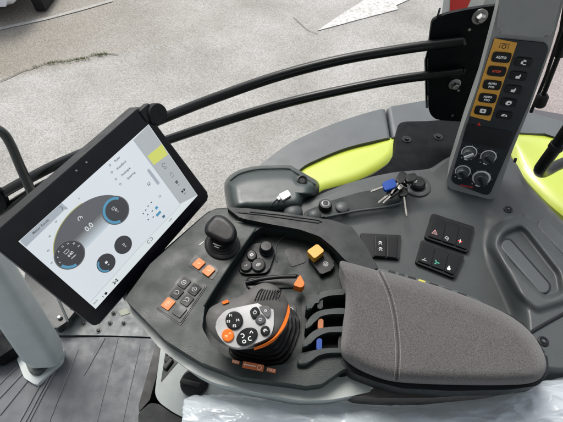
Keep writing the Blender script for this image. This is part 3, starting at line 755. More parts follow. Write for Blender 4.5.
b = B(); c = WPZ.hit(*z((432, 152))[0], .054); b.lathe(c, (0, -.3, 1), [(.011, 0), (.011, .005), (.008, .006), (.006, .003), (0, .003)], BLK, 20); b.build('screw', r_)
b = B(); b.px(WPZ, rnd(z((315, 220), (360, 197), (378, 222), (335, 248)), 1), .064, .004, mat('white_tag_plastic', (.75, .76, .74), .4, var=.03), .001); b.px(WPZ, rnd(z((304, 235), (318, 225), (326, 243), (312, 248)), .6), .063, .003, GPR, .0005); b.build('cable_tag', r_)
b = B(); path = [WPZ.hit(*q, h) for q, h in zip(z((310, 245), (290, 262), (275, 280), (262, 305)), (.063, .066, .064, .05))]; b.tube([Vector(v) for v in cr([tuple(p) for p in path], 5, False)], .0016, BLK, 8); b.build('cable', r_)

# ================================================================== ARMREST CONSOLE
DK = HZ(0)
r_ = root('armrest_console', DK.hit(250, 320), 'charcoal armrest console with orange keys, finger paddles and a light grey lower shell', 'control console')
shell = [(118, 288), (130, 312), (160, 349), (190, 371), (215, 383.5), (260, 393), (300, 400.5), (330, 400), (352, 396), (378, 390), (380, 340), (400, 300), (340, 250), (220, 230)]
b = B(); b.px(DK, rnd(shell, 8), -.026, .05, LGREY, .010, 4, taper=-.06); b.build('lower_shell', r_)
b = B(); b.px(DK, rnd([(330, 380), (352, 396), (378, 398), (430, 398), (490, 394), (528, 386), (545, 370), (530, 330), (420, 300), (370, 330)], 5), -.030, .05, mat('shaded_shell_taupe', (.065, .060, .057), .5, bump=.3, dust=.05), .008, 3, taper=-.05); b.build('rear_shell', r_)  # taupe colour paints the shadow under the pad onto the shell
b = B(); b.px(DK, rnd([(338, 340), (338, 360), (352, 373), (376, 382), (402, 388.5), (450, 391), (508, 390), (538, 386), (549, 374), (548, 356), (520, 318), (440, 290), (360, 270)], 5), .001, .028, RIM, .006, 3); b.build('pad_base', r_)
body = [(124, 297), (150, 262), (205, 214), (213, 208.5), (232, 207.5), (275, 213), (330, 221.5), (350, 227), (364, 246), (378, 270), (420, 290), (520, 340), (535, 372), (520, 386), (440, 386), (370, 381), (342, 374), (321, 386), (306, 388.5), (290, 386), (240, 379.5), (200, 364), (164, 342)]
b = B(); b.px(DK, rnd(body, 5), -.024, .03, WELL, .003, 3); b.build('well_floor', r_)
cshape = [(124.5, 299), (150, 264), (205, 215), (213, 210), (232, 209), (275, 214.5), (330, 223), (350, 229), (362, 246), (374, 268), (362, 271), (343, 263), (335, 251), (322, 240), (300, 232), (262, 227), (254, 232), (227, 270), (205, 304), (202, 328), (212, 346), (228, 358), (262, 367), (290, 364), (301, 353), (315, 350), (335, 350), (343, 352), (352, 362), (372, 374), (345, 368), (322, 384), (306, 386), (290, 383.5), (240, 377), (200, 362), (165, 340)]
b = B(); b.px(DK, rnd(cshape, 2.5, 3), 0, .0235, DECK, .003, 3); b.build('deck', r_)
rim = [(226, 207), (250, 208.5), (278, 212), (332, 220), (352, 226.5), (366, 246), (379, 269), (368, 269.5), (347, 262), (333, 247), (320, 236.5), (300, 229.5), (270, 224), (240, 218)]
b = B(); b.px(DK, rnd(rim, 3, 3), .012, .0125, RIM, .0045, 3)
b.build('rim_cap', r_)
b = B(); path = [DK.hit(*q, .0125) for q in ((238, 212.5), (262, 215), (300, 220.5), (318, 223), (322, 222), (318, 220.2), (280, 215), (250, 212))]; b.tube(path, .0009, BLK, 6); b.build('rim_groove', r_)
# crease bead along the front panel
b = B(); path = [DK.hit(*q, .0005) for q in cr([(256, 228), (240, 250), (227, 269.5), (213, 291), (204, 306)], 4, False)]; b.tube(path, .0014, DECK, 8); b.build('edge_bead', r_)
# orange key pair
z = ZM(155, 245, 5.27)
f = B(); f.px(DK, rnd(z((213, 48), (338, 130), (302, 184), (170, 105)), 1), .0008, .002, BLK, .0003); f = f.build('key_frame', r_)
KP = DK.frame(z((232, 103))[0], z((282, 140))[0])
for c in ((232, 103), (283, 140)):
    q = KP.loc(*z(c)[0]); b = B(); b.uv(KP, rrect(q[0], q[1], .0150, .0168, .0014), .0036, .004, ORG, .0006, 2)
    b.uv(KP, rrect(q[0], q[1], .006, .0012, .0003, rot=.3), .004, .0003, mat('pale_orange_print', (.9, .4, .2), .5)); b.build('orange_key', f)
# six key panel
f = B(); f.px(DK, rnd(z((150, 143), (275, 215), (135, 424), (5, 335)), 1.2), .0010, .002, BLK, .0003); f.px(DK, rnd(z((152, 152), (265, 217), (133, 412), (16, 334)), 1.2), .0022, .002, SDARK, .0006); f = f.build('key_panel', r_)
KQ = DK.frame(z((155, 205))[0], z((210, 240))[0])
for i, c in enumerate(((155, 205), (210, 240), (117, 258), (170, 296), (72, 315), (132, 353))):
    q = KQ.loc(*z(c)[0]); b = B()
    b.uv(KQ, rrect(q[0], q[1], .0152, .0174, .0012), .0042, .004, (ORG if i == 4 else SDARK if i == 5 else BTN), .0006, 2)
    pr = mat('pale_orange_line', (.9, .45, .25), .5) if i == 4 else GPR
    rr = .0036; h = .0048
    if i in (0, 1): b.strip(KQ, ell(*q, rr, rr, n=18), .0008, h, pr, True); b.strip(KQ, [(q[0] - rr * .5, q[1]), (q[0] + rr * .5, q[1])], .0012, h, pr)
    elif i in (2, 3): b.strip(KQ, ell(*q, rr, rr, n=14, t0=-.5, t1=3.2), .0009, h, pr); b.strip(KQ, [(q[0] - rr, q[1] - rr), (q[0], q[1] - rr * .3), (q[0] + rr * .6, q[1] - rr)], .0009, h, pr)
    elif i == 4: b.strip(KQ, ell(*q, rr, rr, n=18), .0007, h, pr, True); b.strip(KQ, ell(*q, rr * .4, rr * .4, n=12), .0007, h, pr, True)
    b.build('orange_key' if i == 4 else 'blank_key' if i == 5 else 'symbol_key', f)
# hint of print on the front panel
KQ2 = DK.frame((202, 243), (208, 238)); b = B(); b.strip(KQ2, [(-.006, 0), (.004, 0)], .0016, .0006, GPR); b.build('scale_print', r_)
b = B(); b.strip(DK.frame((240, 222), (244, 223)), [(-.006, 0), (.006, 0)], .0014, .0006, GPR); b.build('scale_print', r_)
# four button cluster
z = ZM(190, 205, 5.63)
WF = HZ(-.024)
f = B(); f.px(WF, rnd(z((272, 368), (328, 232), (380, 212), (452, 222), (480, 260), (444, 372), (412, 384), (298, 388)), 3), .006, .007, RIM, .0015, 2); f = f.build('button_plate', r_)
b = B(); c = WF.hit(*z((430, 258))[0], .006); b.lathe(c, (0, 0, 1), [(.0125, 0), (.0125, .004), (.0115, .005), (.0108, .014), (.009, .016), (0, .016)], BLK, 30); b.build('rotary_knob', f)
for c, rx, ry, ic in (((347, 280), 5.2, 5.4, 0), ((315, 340), 6.3, 5.6, 1), ((385, 335), 7.2, 6.6, 2)):
    x, y = z(c)[0]; b = B(); b.px(WF, ell(x, y, rx, ry, -.4, 24), .0105, .006, BTN, .002, 3)
    pl = WF.frame((x, y), (x + 8, y - 5), .0107)
    if ic == 0: b.uv(pl, rrect(0, 0, .006, .005, .001), 0, .0002, GPR); b.strip(pl, [(-.001, 0), (.002, 0)], .0012, .0002, BTN)
    if ic == 1: b.strip(pl, [(-.003, .001), (0, -.001), (.003, .001)], .001, 0, GPR)
    if ic == 2: b.strip(pl, ell(0, 0, .004, .0022, 0, 14), .0008, 0, GPR, True); b.strip(pl, [(-.002, 0), (.004, 0)], .001, 0, GPR)
    b.build('menu_button', f)
# oval recess
b = B(); pts = cr([(277, 262), (276, 248), (281, 239), (292, 234), (312, 236), (328, 243)], 6, False); b.tube([WF.hit(*q, .0006) for q in pts], .0011, MGREY, 8); b.build('recess_lip', r_)
b = B(); b.px(WF, rnd([(284, 250), (298, 246), (306, 262), (291, 267)], 2), .0012, .002, BLK, .0004); b.build('recess_insert', r_)
# yellow switch
z = ZM(285, 230, 3.01)
b = B(); b.px(WF, rnd(z((70, 82), (128, 62), (150, 100), (142, 120), (108, 134)), 1.5), .012, .013, BLK, .002)
pl = WF.frame(z((122, 102))[0], z((140, 92))[0], .0123); b.strip(pl, ell(0, 0, .0042, .0042, n=18), .001, 0, GPR, True); b.strip(pl, ell(0, 0, .0018, .0018, n=12), .001, 0, GPR, True); b.build('switch_body', r_)
b = B(); b.px(WF, rnd(z((66, 63), (97, 41), (119, 62), (89, 86)), 1.2), .028, .014, YSW, .003, 3); b.build('yellow_toggle', r_)
# orange lever in its slot
b = B(); b.px(WF, capsule((252, 283), (296, 281), 5.2), .002, .002, BLK, .0005); pts = capsule((252, 283), (296, 281), 6); b.tube([WF.hit(*q, .002) for q in pts + pts[:1]], .0012, RIM, 8); b.build('lever_slot', r_)
b = B(); path = [WF.hit(*q) + Vector((0, 0, h)) for q, h in (((246, 284), .004), ((262, 282), .010), ((280, 281), .014), ((296, 283), .022))]; b.tube([Vector(v) for v in cr([tuple(p) for p in path], 5, False)], .0035, BLK, 10); b.build('lever_arm', r_)
b = B(); b.px(WF, rnd(z((25, 166), (45, 134), (60, 162), (50, 174)), 1.5), .034, .016, ORG, .003, 3); b.build('orange_tip', r_)
# socket beside the lever
b = B(); b.px(WF, rnd(ZM(195, 280, 4.217)((390, 105), (425, 108), (425, 142), (388, 140)), 1), .004, .005, BLK, .001); pl = WF.frame(*ZM(195, 280, 4.217)((405, 124), (425, 126)), .0043); b.strip(pl, ell(0, 0, .003, .003, n=14), .0009, 0, GPR, True); b.build('small_key', r_)
# finger paddles: arched fins
fins = [((62, 236), (72, 214), (98, 190), (138, 181), (185, 178), (185, 193), (132, 198), (97, 214), (76, 240)),
        ((60, 296), (70, 270), (95, 247), (132, 238), (185, 236), (185, 251), (132, 254), (97, 266), (76, 292)),
        ((52, 352), (64, 325), (90, 302), (124, 293), (185, 291), (185, 306), (132, 308), (97, 322), (72, 346)),
        ((36, 402), (56, 380), (90, 362), (128, 356), (185, 356), (185, 368), (132, 370), (97, 380), (66, 404))]
for q in fins:
    b = B(); b.px(DK, cr(z(*q), 4), .010, .034, DECK, .0035, 3); b.build('paddle_guard', r_)
b = B(); b.px(DK, rnd(z((50, 200), (175, 175), (178, 380), (50, 392)), 2), -.020, .004, BLK, .0); b.build('paddle_slot', r_)
for q, m, k in (((106, 222), RIM, 1), ((107, 283), TAN, 1), ((103, 344), BLUE, 1.15)):
    x, y = z(q)[0]; b = B(); b.px(DK, rnd([(x - 2.6, y - 5.2 * k), (x + 2.9, y - 5.2 * k), (x + 2.7, y + 5 * k), (x - 2.8, y + 5 * k)], 1.5), .007, .029, m, .002, 3); b.build('finger_paddle', r_)
KT = DK.frame((300, 361), (318, 356), .0105)
b = B(); KT = DK.frame(*ZM(260, 340, 3.52)((178, 55), (225, 42)), .0012)
for i in range(7): b.uv(KT, rrect(i * .0042, 0, .0026, .0022 + .001 * (i % 2), .0004), 0, .0003, GPR)
b.build('paddle_print', r_)
# orange labels under the joystick
z = ZM(225, 350, 9.38)
OL = mat('orange_label_film', (.55, .15, .05), .5, var=.1)
OLP = mat('pale_label_print', (.85, .62, .5), .5)
for quad, txt in ((((68, 88), (138, 105), (132, 138), (64, 120)), 'MIN'), (((172, 104), (368, 142), (356, 205), (160, 165)), ''), (((394, 162), (480, 182), (472, 220), (386, 200)), 'MAX')):
    q = z(*quad); c = (sum(a for a, _ in q) / 4, sum(a for _, a in q) / 4); b = B(); b.px(DK, rnd(q, .5), .0008, .0006, OL)
    pl = DK.frame(c, (c[0] + 10, c[1] + 2), .001)
    if txt: b.text(pl, txt, 0, 0, .0052, 0, OLP)
    else:
        b.strip(pl, [(-.014, .0005), (.004, .0005)], .0016, 0, OLP); b.strip(pl, ell(.009, 0, .003, .003, n=16), .0009, 0, OLP, True); b.strip(pl, [(-.012, .003), (-.012, -.002)], .001, .0002, OLP)
    b.build('orange_label', r_)
# strip between the pad and the side console with small marks
b = B(); b.px(DK, rnd([(372, 267), (400, 273), (440, 284.5), (478, 299), (486, 306), (440, 300), (380, 285)], 2), .004, .03, MGREY, .002); b.build('pad_tray', r_)
b = B()
for x, y, l, m in ((392, 271.5, 7, BLK), (402, 274.2, 6, DECK), (412, 277.4, 8, BLK), (422, 280.8, 7, mat('yellow_mark', (.40, .38, .05), .5)), (434, 284.2, 9, BLK), (448, 289, 8, DECK), (462, 294, 9, BLK)):
    flat_bar(b, DK, (x - l / 2, y - l * .14), (x + l / 2, y + l * .17), 1.8, .0046, .001, m, 0)
b.build('tray_mark', r_)

# ---------- throttle thumb lever
z = ZM(190, 205, 5.63)
r_ = root('throttle_lever', DK.hit(222, 250), 'black rounded throttle knob on a rubber collar beside the monitor corner', 'lever')
b = B(); c = DK.hit(222.5, 245)
b.lathe(c, (0, 0, 1), [(.0285, 0), (.0285, .003), (.026, .005), (.0225, .0055), (.0225, .007), (.019, .0085), (.019, .011), (.0165, .0125), (.016, .020), (0, .020)], RUB, 34, sx=1.12, u=(.8, -.6, 0)); b.build('collar', r_)
TP = Pl(DK.hit(221, 228, .036), (-.05, -.22, 1))
out = cr(z((84, 155), (88, 112), (128, 67), (160, 56), (202, 70), (250, 118), (260, 160), (242, 200), (200, 214), (150, 194), (108, 172)), 5)
def hf(p, d, t): return .0065 * (1 - (1 - min(d / 4.5, 1)) ** 2) ** .5
b = B(); b.pillow(TP, out, z((140, 130), (200, 160)), hf, BLK, 10, skirt=((0, -.010), (1.2, -.017), (3, -.022), (5, -.030))); b.build('knob', r_)
b = B(); pl = Pl(DK.hit(*z((150, 222))[0], .0215), (-.1, -.7, .75)); b.strip(pl, [(-.006, .002), (.0, -.001), (.007, -.003)], .002, .0, GPR); b.strip(pl, [(-.004, -.003), (.004, -.006)], .0016, .0, GPR); b.build('knob_mark', r_)

# ---------- multifunction joystick
r_ = root('joystick', WF.hit(264, 340), 'multifunction joystick with silver button plate and orange trim on a black bellows', 'joystick')
base = cr([(229, 346), (231, 354), (240, 359.5), (262, 364), (279, 363), (289, 357), (297, 338), (300, 322), (292, 308), (270, 302), (240, 315)], 4)
b = B()
for k, (sc, h0, d) in enumerate(((1.0, .005, .006), (.93, .013, .007), (.86, .021, .007), (.79, .029, .007), (.72, .037, .007))):
    cx_, cy_ = 262 - k * 1.2, 335 - k * 2.0
    pts = [(262 + (x - 262) * sc - k * 1.2, 335 + (y - 335) * sc - k * 2.4) for x, y in base]
    b.px(WF, pts, h0, d, RUB, .0028, 3)
b.px(WF, ell(256, 322, 18, 13), .062, .026, RUB, .002); b.build('bellows', r_)
JP = Pl(DK.hit(245, 322, .060), (.04, -.20, 1))
z = ZM(195, 280, 4.217)
out = cr(z((46, 168), (52, 138), (66, 116), (110, 93), (160, 78), (205, 62), (240, 32), (290, 12), (335, 22), (370, 55), (394, 100), (400, 135), (388, 185), (362, 228), (315, 262), (255, 284), (195, 290), (140, 280), (95, 255), (60, 215)), 4)
def hf(p, d, t):
    k = (1 - (1 - min(d / 13, 1)) ** 2.2) ** .5
    return .016 * k + .010 * max(0, min(1, (p.x - 235) / 45)) * max(0, min(1, (318 - p.y) / 30)) * k
b = B(); b.pillow(JP, out, z((150, 180), (290, 120)), hf, HEAD, 18, skirt=((0, -.006), (1.0, -.014), (4, -.022), (9, -.032), (14, -.040))); b.build('grip_head', r_)
# ribbed grille on the crown
b = B()
for i in range(9):
    a = z((252 + i * 12.5, 88 - i * 1.0), (268 + i * 12.0, 50 - i * 1.0), (284 + i * 8.5, 37 + i * 2.2)); a = cr(a, 4, False); 
    b.tube([JP.hit(*q, hf(Vector(q), min(12, 4 + i * 0 + k * 0 + 8 * (1 - k / (len(a) - 1)) + 1), 0) + .0004) for k, q in enumerate(a)], .0007, BLK, 6)
b.build('grille', r_)
zf = ZM(215, 300, 7.67)
plate = cr(zf((3, 205), (14, 160), (40, 120), (95, 76), (200, 50), (330, 25), (405, 22), (440, 48), (452, 120), (444, 225), (405, 288), (305, 334), (185, 366), (95, 342), (32, 280)), 5)
b = B(); b.px(JP, plate, .0185, .018, SILV, .003, 3); fp = b.build('button_plate', r_)
h = .0185
def jbtn(pts, m, hh, name='thumb_button', extra=None, bev=.0012):
    b = B(); b.px(JP, pts, h + hh, .006, m, bev, 3)
    if extra: extra(b)
    b.build(name, r_)
JF = JP.frame(zf((147, 155))[0], zf((247, 145))[0])
def legend(c, items, m=GPR, hh=.0032, sz=.0048):
    def f(b):
        q = JF.loc(*zf(c)[0], h + hh)
        for tx, dx, dy in items:
            if tx == 'o': b.strip(JF, ell(q[0] + dx, q[1] + dy, sz * .35, sz * .3, 0, 14), sz * .16, h + hh, m, True)
            elif tx == '^': b.strip(JF, [(q[0] + dx - sz * .35, q[1] + dy - sz * .25), (q[0] + dx, q[1] + dy + sz * .25), (q[0] + dx + sz * .35, q[1] + dy - sz * .25)], sz * .18, h + hh, m)
            elif tx == 'c': b.strip(JF, ell(q[0] + dx, q[1] + dy, sz * .4, sz * .4, dx * 300, 12, 0, 4.2), sz * .18, h + hh, m)
            elif tx == '=': 
                for e in (-.2, .2): b.strip(JF, [(q[0] + dx - sz * .4, q[1] + dy + sz * e), (q[0] + dx + sz * .4, q[1] + dy + sz * e)], sz * .16, h + hh, m)
            else: b.text(JF, tx, q[0] + dx, q[1] + dy, sz, h + hh, m)
    return f
def dots(c, r, k, m=GPR, hh=.0032, sz=.0016):
    def f(b):
        q = JF.loc(*zf(c)[0], h + hh)
        for i in range(k):
            a = i * 2 * math.pi / k + .5; x, y = q[0] + math.cos(a) * r, q[1] + math.sin(a) * r
            b.strip(JF, [(x - sz * 1.4, y - sz * .3), (x + sz * 1.4, y + sz * .3)], sz * .6, h + hh, m); b.strip(JF, [(x - sz * .6, y + sz), (x + sz * .2, y - sz)], sz * .5, h + hh + .0001, m)
    return f
x, y = zf((147, 155))[0]; jbtn(ell(x, y, 8.8, 9.2), BTN, .003, extra=legend((147, 155), [('F1', -.004, .0065), ('F3', -.0075, -.001), ('F4', .0045, -.0005), ('F2', .0, -.0075)], WHT))
x, y = zf((98, 270))[0]; jbtn(ell(x, y, 6.2, 6.6), ORG, .003, 'orange_button', legend((98, 270), [('=', -.002, -.001), ('^', .003, .002)], mat('pale_orange_icon', (.95, .55, .3), .5)))
x, y = zf((245, 280))[0]; jbtn(ell(x, y, 11.6, 8.0, -.55), BTN, .003, 'rocker_button', legend((245, 280), [('c', -.006, .0015), ('^', .006, .005), ('o', -.004, -.006), ('c', .004, -.003)], WHT, sz=.006))
x, y = zf((385, 235))[0]; jbtn(ell(x, y, 4.8, 5.2), BTN, .003, extra=legend((385, 235), [('c', 0, 0), ('^', .001, .0005)], WHT))
jbtn(cr(zf((268, 90), (285, 62), (320, 52), (345, 95), (312, 138), (285, 135)), 4), BTN, .003, extra=legend((305, 97), [('o', 0, 0), ('^', .0005, .002)], GPR, sz=.006))
jbtn(cr(zf((340, 55), (370, 43), (418, 50), (426, 90), (410, 135), (385, 118)), 4), mat('grey_button', (.10, .10, .105), .4), .003, extra=legend((388, 82), [('o', 0, 0)], WHT, sz=.004))
jbtn(cr(zf((352, 105), (388, 140), (378, 175), (340, 188), (308, 160), (325, 128)), 4), mat('dark_grey_button', (.05, .05, .055), .4), .003, extra=legend((348, 150), [('o', 0, 0), ('=', 0, 0)], GPR, sz=.0055))
# orange trim blade and side button
z = ZM(195, 280, 4.217)
ob = cr(z((394, 100), (400, 128), (392, 166), (374, 204), (338, 244), (296, 270), (248, 286)), 4, False); oi = cr(z((256, 283), (297, 266), (335, 239), (363, 197), (383, 150), (393, 108)), 4, False)
b = B(); b.px(JP, ob + oi, .0135, .022, ORG, .003, 3); b.build('orange_trim', r_)
b = B(); b.px(JP, rnd(z((112, 92), (138, 82), (144, 93), (118, 103)), .8), .014, .01, ORG, .0015); b.build('orange_side_button', r_)

# ---------- fabric pad
PZ = HZ(.0)
outline = [(340, 262), (352, 263.5), (376, 270), (400, 276), (440, 287), (478, 301), (508, 315), (528, 330), (540, 346), (546, 362), (544, 374), (534, 381.5), (505, 384), (450, 383.5), (400, 381), (375, 375), (354, 365), (342, 353), (342.5, 330), (346, 300), (344, 280)]
SEAM = [Vector(q) for q in cr([(379, 271), (388, 290), (394, 312), (397.5, 340), (398, 360), (396.5, 381)], 6, False)]
def seamd(p): return min((p - q).length for q in SEAM)
def padh(p, d, t):
    k = (1 - (1 - min(d / 15, 1)) ** 2.2) ** .5
    hh = .012 + .030 * k
    sd = seamd(p)
    return hh - .0012 * math.exp(-(sd / 3.0) ** 2) + .0007 * noise.noise(Vector((p.x * .06, p.y * .06, 3))) * k
r_ = root('armrest_pad', PZ.hit(445, 335), 'grey fabric armrest pad with a stitched cross seam on the console', 'armrest')
ol = [Vector(q) for q in cr(outline, 26)]
b = B(); b.pillow(PZ, [tuple(q) for q in ol], [(372, 318), (420, 328), (470, 345), (510, 358)], padh, FAB, 40, skirt=((0, -.006), (1.5, -.011), (1.8, -.03))); b.build('cushion', r_, ang=60)
def pd(p): return min((p - q).length for q in ol)
b = B(); pp = [Vector(q) for q in cr([(379, 271), (388, 290), (394, 312), (397.5, 340), (398, 360), (396.5, 381)], 12, False)][1:-1]
b.tube([PZ.hit(q.x, q.y, padh(q, pd(q), 0) - .0007) for q in pp], .0014, mat('seam_cloth', (.03, .029, .029), .9), 8); b.build('seam', r_)
b = B()
for off in (-2.4, 2.4):
    pp = cr([(379, 271), (388, 290), (394, 312), (397.5, 340), (398, 360), (396.5, 381)], 40, False)
    for i in range(6, len(pp) - 8, 3):
        a, c = Vector(pp[i]), Vector(pp[i + 2]); n = Vector((-(c - a).y, (c - a).x)).normalized() * off
        q0, q1 = a + n, c + n
        b.tube([PZ.hit(*q0, padh(q0, pd(q0), 0) + .0001), PZ.hit(*q1, padh(q1, pd(q1), 0) + .0001)], .0006, THR, 5)
b.build('stitching', r_)

# ================================================================== MONITOR
DT = ((18.5, 241.5), (148.6, 124.3), (197.7, 195.4), (95.7, 309))
MP, (A, Bc, Cc, D) = quad_plane(*DT, .55); MP.k = .55 / .66
DW, DH = (Bc - A).length, (D - A).length
print('monitor', MP.n, DW, DH, (Bc - A).normalized().dot((D - A).normalized()), A, Bc, Cc, D)
r_ = root('monitor', MP.hit(100, 215), 'large black framed touchscreen monitor showing a speed gauge, tilted beside the console', 'monitor')
face = rnd([(-14, 240), (141.5, 105), (210.5, 196.5), (96, 328)], 5, 5)
b = B(); b.px(MP, face, -.002, .030, HOUS, .004, 3); b.build('housing', r_)
b = B(); cxy = (104, 215); inn = [(cxy[0] + (x - cxy[0]) * .985, cxy[1] + (y - cxy[1]) * .985) for x, y in face]
b.px(MP, inn, .0, .003, BEZ, .001); b.build('front_glass', r_)
SCR = emat('screen_white', (.66, .71, .755), 1.0)
SG1 = emat('screen_sidebar', (.45, .48, .50), .9); SG2 = emat('screen_tab_grey', (.40, .45, .50), .9); SYE = emat('screen_yellow', (.66, .70, .16), .9)
SDK = emat('screen_dark', (.055, .058, .066), .9); SDOME = emat('screen_dome', (.12, .125, .14), .9); SDM = emat('screen_mid', (.13, .135, .145), .9); SBL = emat('screen_blue', (.10, .32, .50), .9); STX = emat('screen_text_grey', (.10, .115, .13), .8); SWH = emat('screen_text_white', (.75, .8, .82), .9); SBK = emat('screen_ink', (.03, .03, .04), .8); SBAR = emat('screen_bar', (.72, .78, .80), .95); SLG = emat('screen_line', (.42, .47, .51), .8)
SLT = emat('screen_fade', (.33, .38, .40), .9)
b = B(); b.px(MP, DT, .0004, .0003, SCR)
sc = b
H1, H2, H3, H4 = .0006, .0008, .0010, .0012
def F(x, y): return MP.loc(x, y)
def poly(b, pts, h, m): b.px(MP, pts, h, .0001, m)
poly(b, [(133.2, 140.2), (148.3, 124.9), (197.2, 195.0), (180, 204)], H1, SG1)
poly(b, [(89, 303.3), (137.5, 249), (180, 204), (197.4, 195.6), (95.7, 308.6)], H1, SBAR)
pl = MP
b.strip(pl, [F(89, 303.3), F(137.5, 249), F(180.5, 204.5)], .0007, H2, SLG); b.strip(pl, [F(133.2, 140.2), F(180, 204)], .0007, H2, SLG)
poly(b, [(20, 240.7), (61.5, 203), (67, 207.5), (26, 247)], H1, SG2)
poly(b, [(147.4, 156), (162, 144), (168, 154.5), (153.8, 165)], H2, SYE)
# main dome: ellipse half, in the display's own axes
cd = F(95, 233); ax, ay = F(127, 203.5), F(71.5, 208)
a_ = math.hypot(ax[0] - cd[0], ax[1] - cd[1]); b_ = math.hypot(ay[0] - cd[0], ay[1] - cd[1])
domeP = ell(cd[0], cd[1], a_, b_ * .92, 0, 30, 0, math.pi)
b.uv(pl, domeP, H1, .0001, SDOME)
for i in range(6):
    k = i / 6; v = cd[1] + b_ * (.30 - k * .42); b.uv(pl, [(cd[0] - a_ * .9, v), (cd[0] + a_ * .75, v), (cd[0] + a_ * .75, v - b_ * .075), (cd[0] - a_ * .9, v - b_ * .075)], H1 + .00003 * (i + 1), .00002, emat('screen_fade', tuple(.125 + (c - .125) * (i + .7) / 6.4 for c in (.60, .69, .75)), .9))
b.strip(pl, ell(cd[0], cd[1], a_ * 1.0, b_ * .93, 0, 24, math.pi * .42, math.pi * .93), .0014, H2, emat('screen_olive', (.42, .42, .12), .9))
for i in range(6):
    t = math.pi * (.42 + .1 * i); b.text(pl, str(i * 10), cd[0] + math.cos(t) * a_ * 1.09, cd[1] + math.sin(t) * b_ * 1.09, .0042, H2, STX)
b.text(pl, '0.0', *F(88.8, 227), .0135, H3, SWH)
q = F(80, 218.5); b.strip(pl, ell(*q, .0040, .0040, 0, 16, -.6, 3.6), .0011, H3, SWH); b.strip(pl, [q, (q[0] + .002, q[1] + .002)], .001, H3, SWH)
def gauge(c, r, blue, txt, sz, sub=None):
    q = F(*c); e = F(c[0] + r, c[1]); rr = math.hypot(e[0] - q[0], e[1] - q[1])
    b.uv(pl, ell(*q, rr, rr, 0, 40), H3, .0001, SDM if r > 10 else SDK); b.uv(pl, ell(*q, rr * .93, rr * .93, 0, 40), H3 + .0001, .0001, SDK)
    if blue: b.strip(pl, ell(*q, rr * .83, rr * .83, 0, 24, blue[0], blue[1]), rr * .18, H4, SBL)
    for i, tx in enumerate(txt): b.text(pl, tx, q[0] + rr * .05, q[1] - rr * .0 - i * sz * .95, sz * (1 if i == 0 else .6), H4 + .0001, SWH)
    return q, rr
q, rr = gauge((69.6, 254.6), 15.2, (3.3, 4.5), ['640', '1/min'], .0075)
for i in range(7):
    t = 3.0 - i * .5; b.text(pl, str(i * 4), q[0] + math.cos(t) * rr * .76, q[1] + math.sin(t) * rr * .76, .004, H4 + .0001, SWH)
b.strip(pl, [(q[0] - .004, q[1] + .006), (q[0] + .004, q[1] + .006), (q[0] + .004, q[1] + .011), (q[0] - .004, q[1] + .011)], .0009, H4 + .0001, SWH, True)
q, rr = gauge((115.4, 210.3), 13.6, (.6, 4.4), ['87', '°C'], .0055)
b.strip(pl, [(q[0] - .004, q[1] + .004), (q[0] + .002, q[1] + .004), (q[0] + .002, q[1] + .008), (q[0] - .004, q[1] + .008)], .0009, H4 + .0001, SWH, True)
gauge((123, 244.7), 8.6, None, ['D', '54'], .006)
q, rr = gauge((105.9, 263), 9.2, (2.1, 4.3), ['', '78'], .006); b.uv(pl, rrect(q[0] + .001, q[1] + .001, .005, .0045, .0008), H4 + .0001, .0001, SWH)
dang = 0
b.text(pl, 'Meter Route', *F(40.5, 226.5), .0062, H2, STX)
q = F(60.5, 208.5); b.strip(pl, ell(*q, .003, .003, 0, 12, -1.6, 1.6), .001, H2, STX)
for (x0, y0), (x1, y1), tx in (((112, 163), (119, 158), 'Ruler'), ((114, 170), (125, 163), 'Headland'), ((118, 177), (130, 169), 'Analogue'), ((122.5, 182), (136, 172), 'Steering')):
    p0, p1 = F(x0, y0), F(x1, y1); b.text(pl, tx, (p0[0] + p1[0]) / 2 + .004, (p0[1] + p1[1]) / 2, .0062, H2, STX); b.strip(pl, ell(p0[0] - .006, p0[1], .0018, .0018, 0, 10), .0008, H2, STX, True)
poly(b, rnd([(146.8, 170.5), (149, 168.3), (160, 183), (157.6, 185.2)], 1), H2, SG2)
q = F(148.5, 183.5); b.strip(pl, ell(*q, .0034, .0022, .3, 14), .0009, H2, STX, True); b.strip(pl, [(q[0] - .004, q[1] - .003), (q[0] + .003, q[1] - .003)], .0009, H2, STX)
b.text(pl, '12', *F(159.5, 196.5), .006, H2, STX)
for c, w_, m in (((156.3, 207.7), .0065, SBL), ((158.3, 213.6), .013, SBL), ((163.4, 216.4), .0065, emat('screen_dark_blue', (.08, .18, .26), .9))):
    q = F(*c); b.uv(pl, rrect(q[0], q[1], w_, .0055, .0004, rot=0), H2, .0001, m)
for i, c in enumerate(((145.5, 210), (148, 206), (151, 202.5), (147.5, 214.5), (152, 211), (153, 217), (148, 219.5), (143, 213.5))):
    q = F(*c); b.uv(pl, rrect(q[0], q[1], .0035, .002, .0003), H2, .0001, STX)
def icon(c, i):
    q = F(*c)
    if i == 0: b.strip(pl, ell(*q, .004, .004, 0, 18, 0, 5.2), .0010, H2, STX)
    if i == 1: b.strip(pl, [(q[0] - .003, q[1] - .003), (q[0], q[1] + .003), (q[0] + .003, q[1] - .003)], .001, H2, STX)
    if i == 2: b.uv(pl, rrect(q[0], q[1], .006, .006, .001), H2, .0001, SBK); b.strip(pl, [(q[0] - .002, q[1]), (q[0] + .002, q[1])], .001, H3, SG1)
    if i == 3: b.uv(pl, rrect(q[0] - .003, q[1], .004, .005, .0005), H2, .0001, SBK); b.uv(pl, rrect(q[0] + .003, q[1], .004, .005, .0005), H2, .0001, SBK)
    b.text(pl, ('Menu', 'Setup', 'Jobs', 'More')[i], q[0], q[1] - .0075, .0034, H2, STX)
for c, i in (((163.5, 165), 0), ((170.5, 173.5), 1), ((176.5, 182), 2), ((183, 190.5), 3)): icon(c, i)
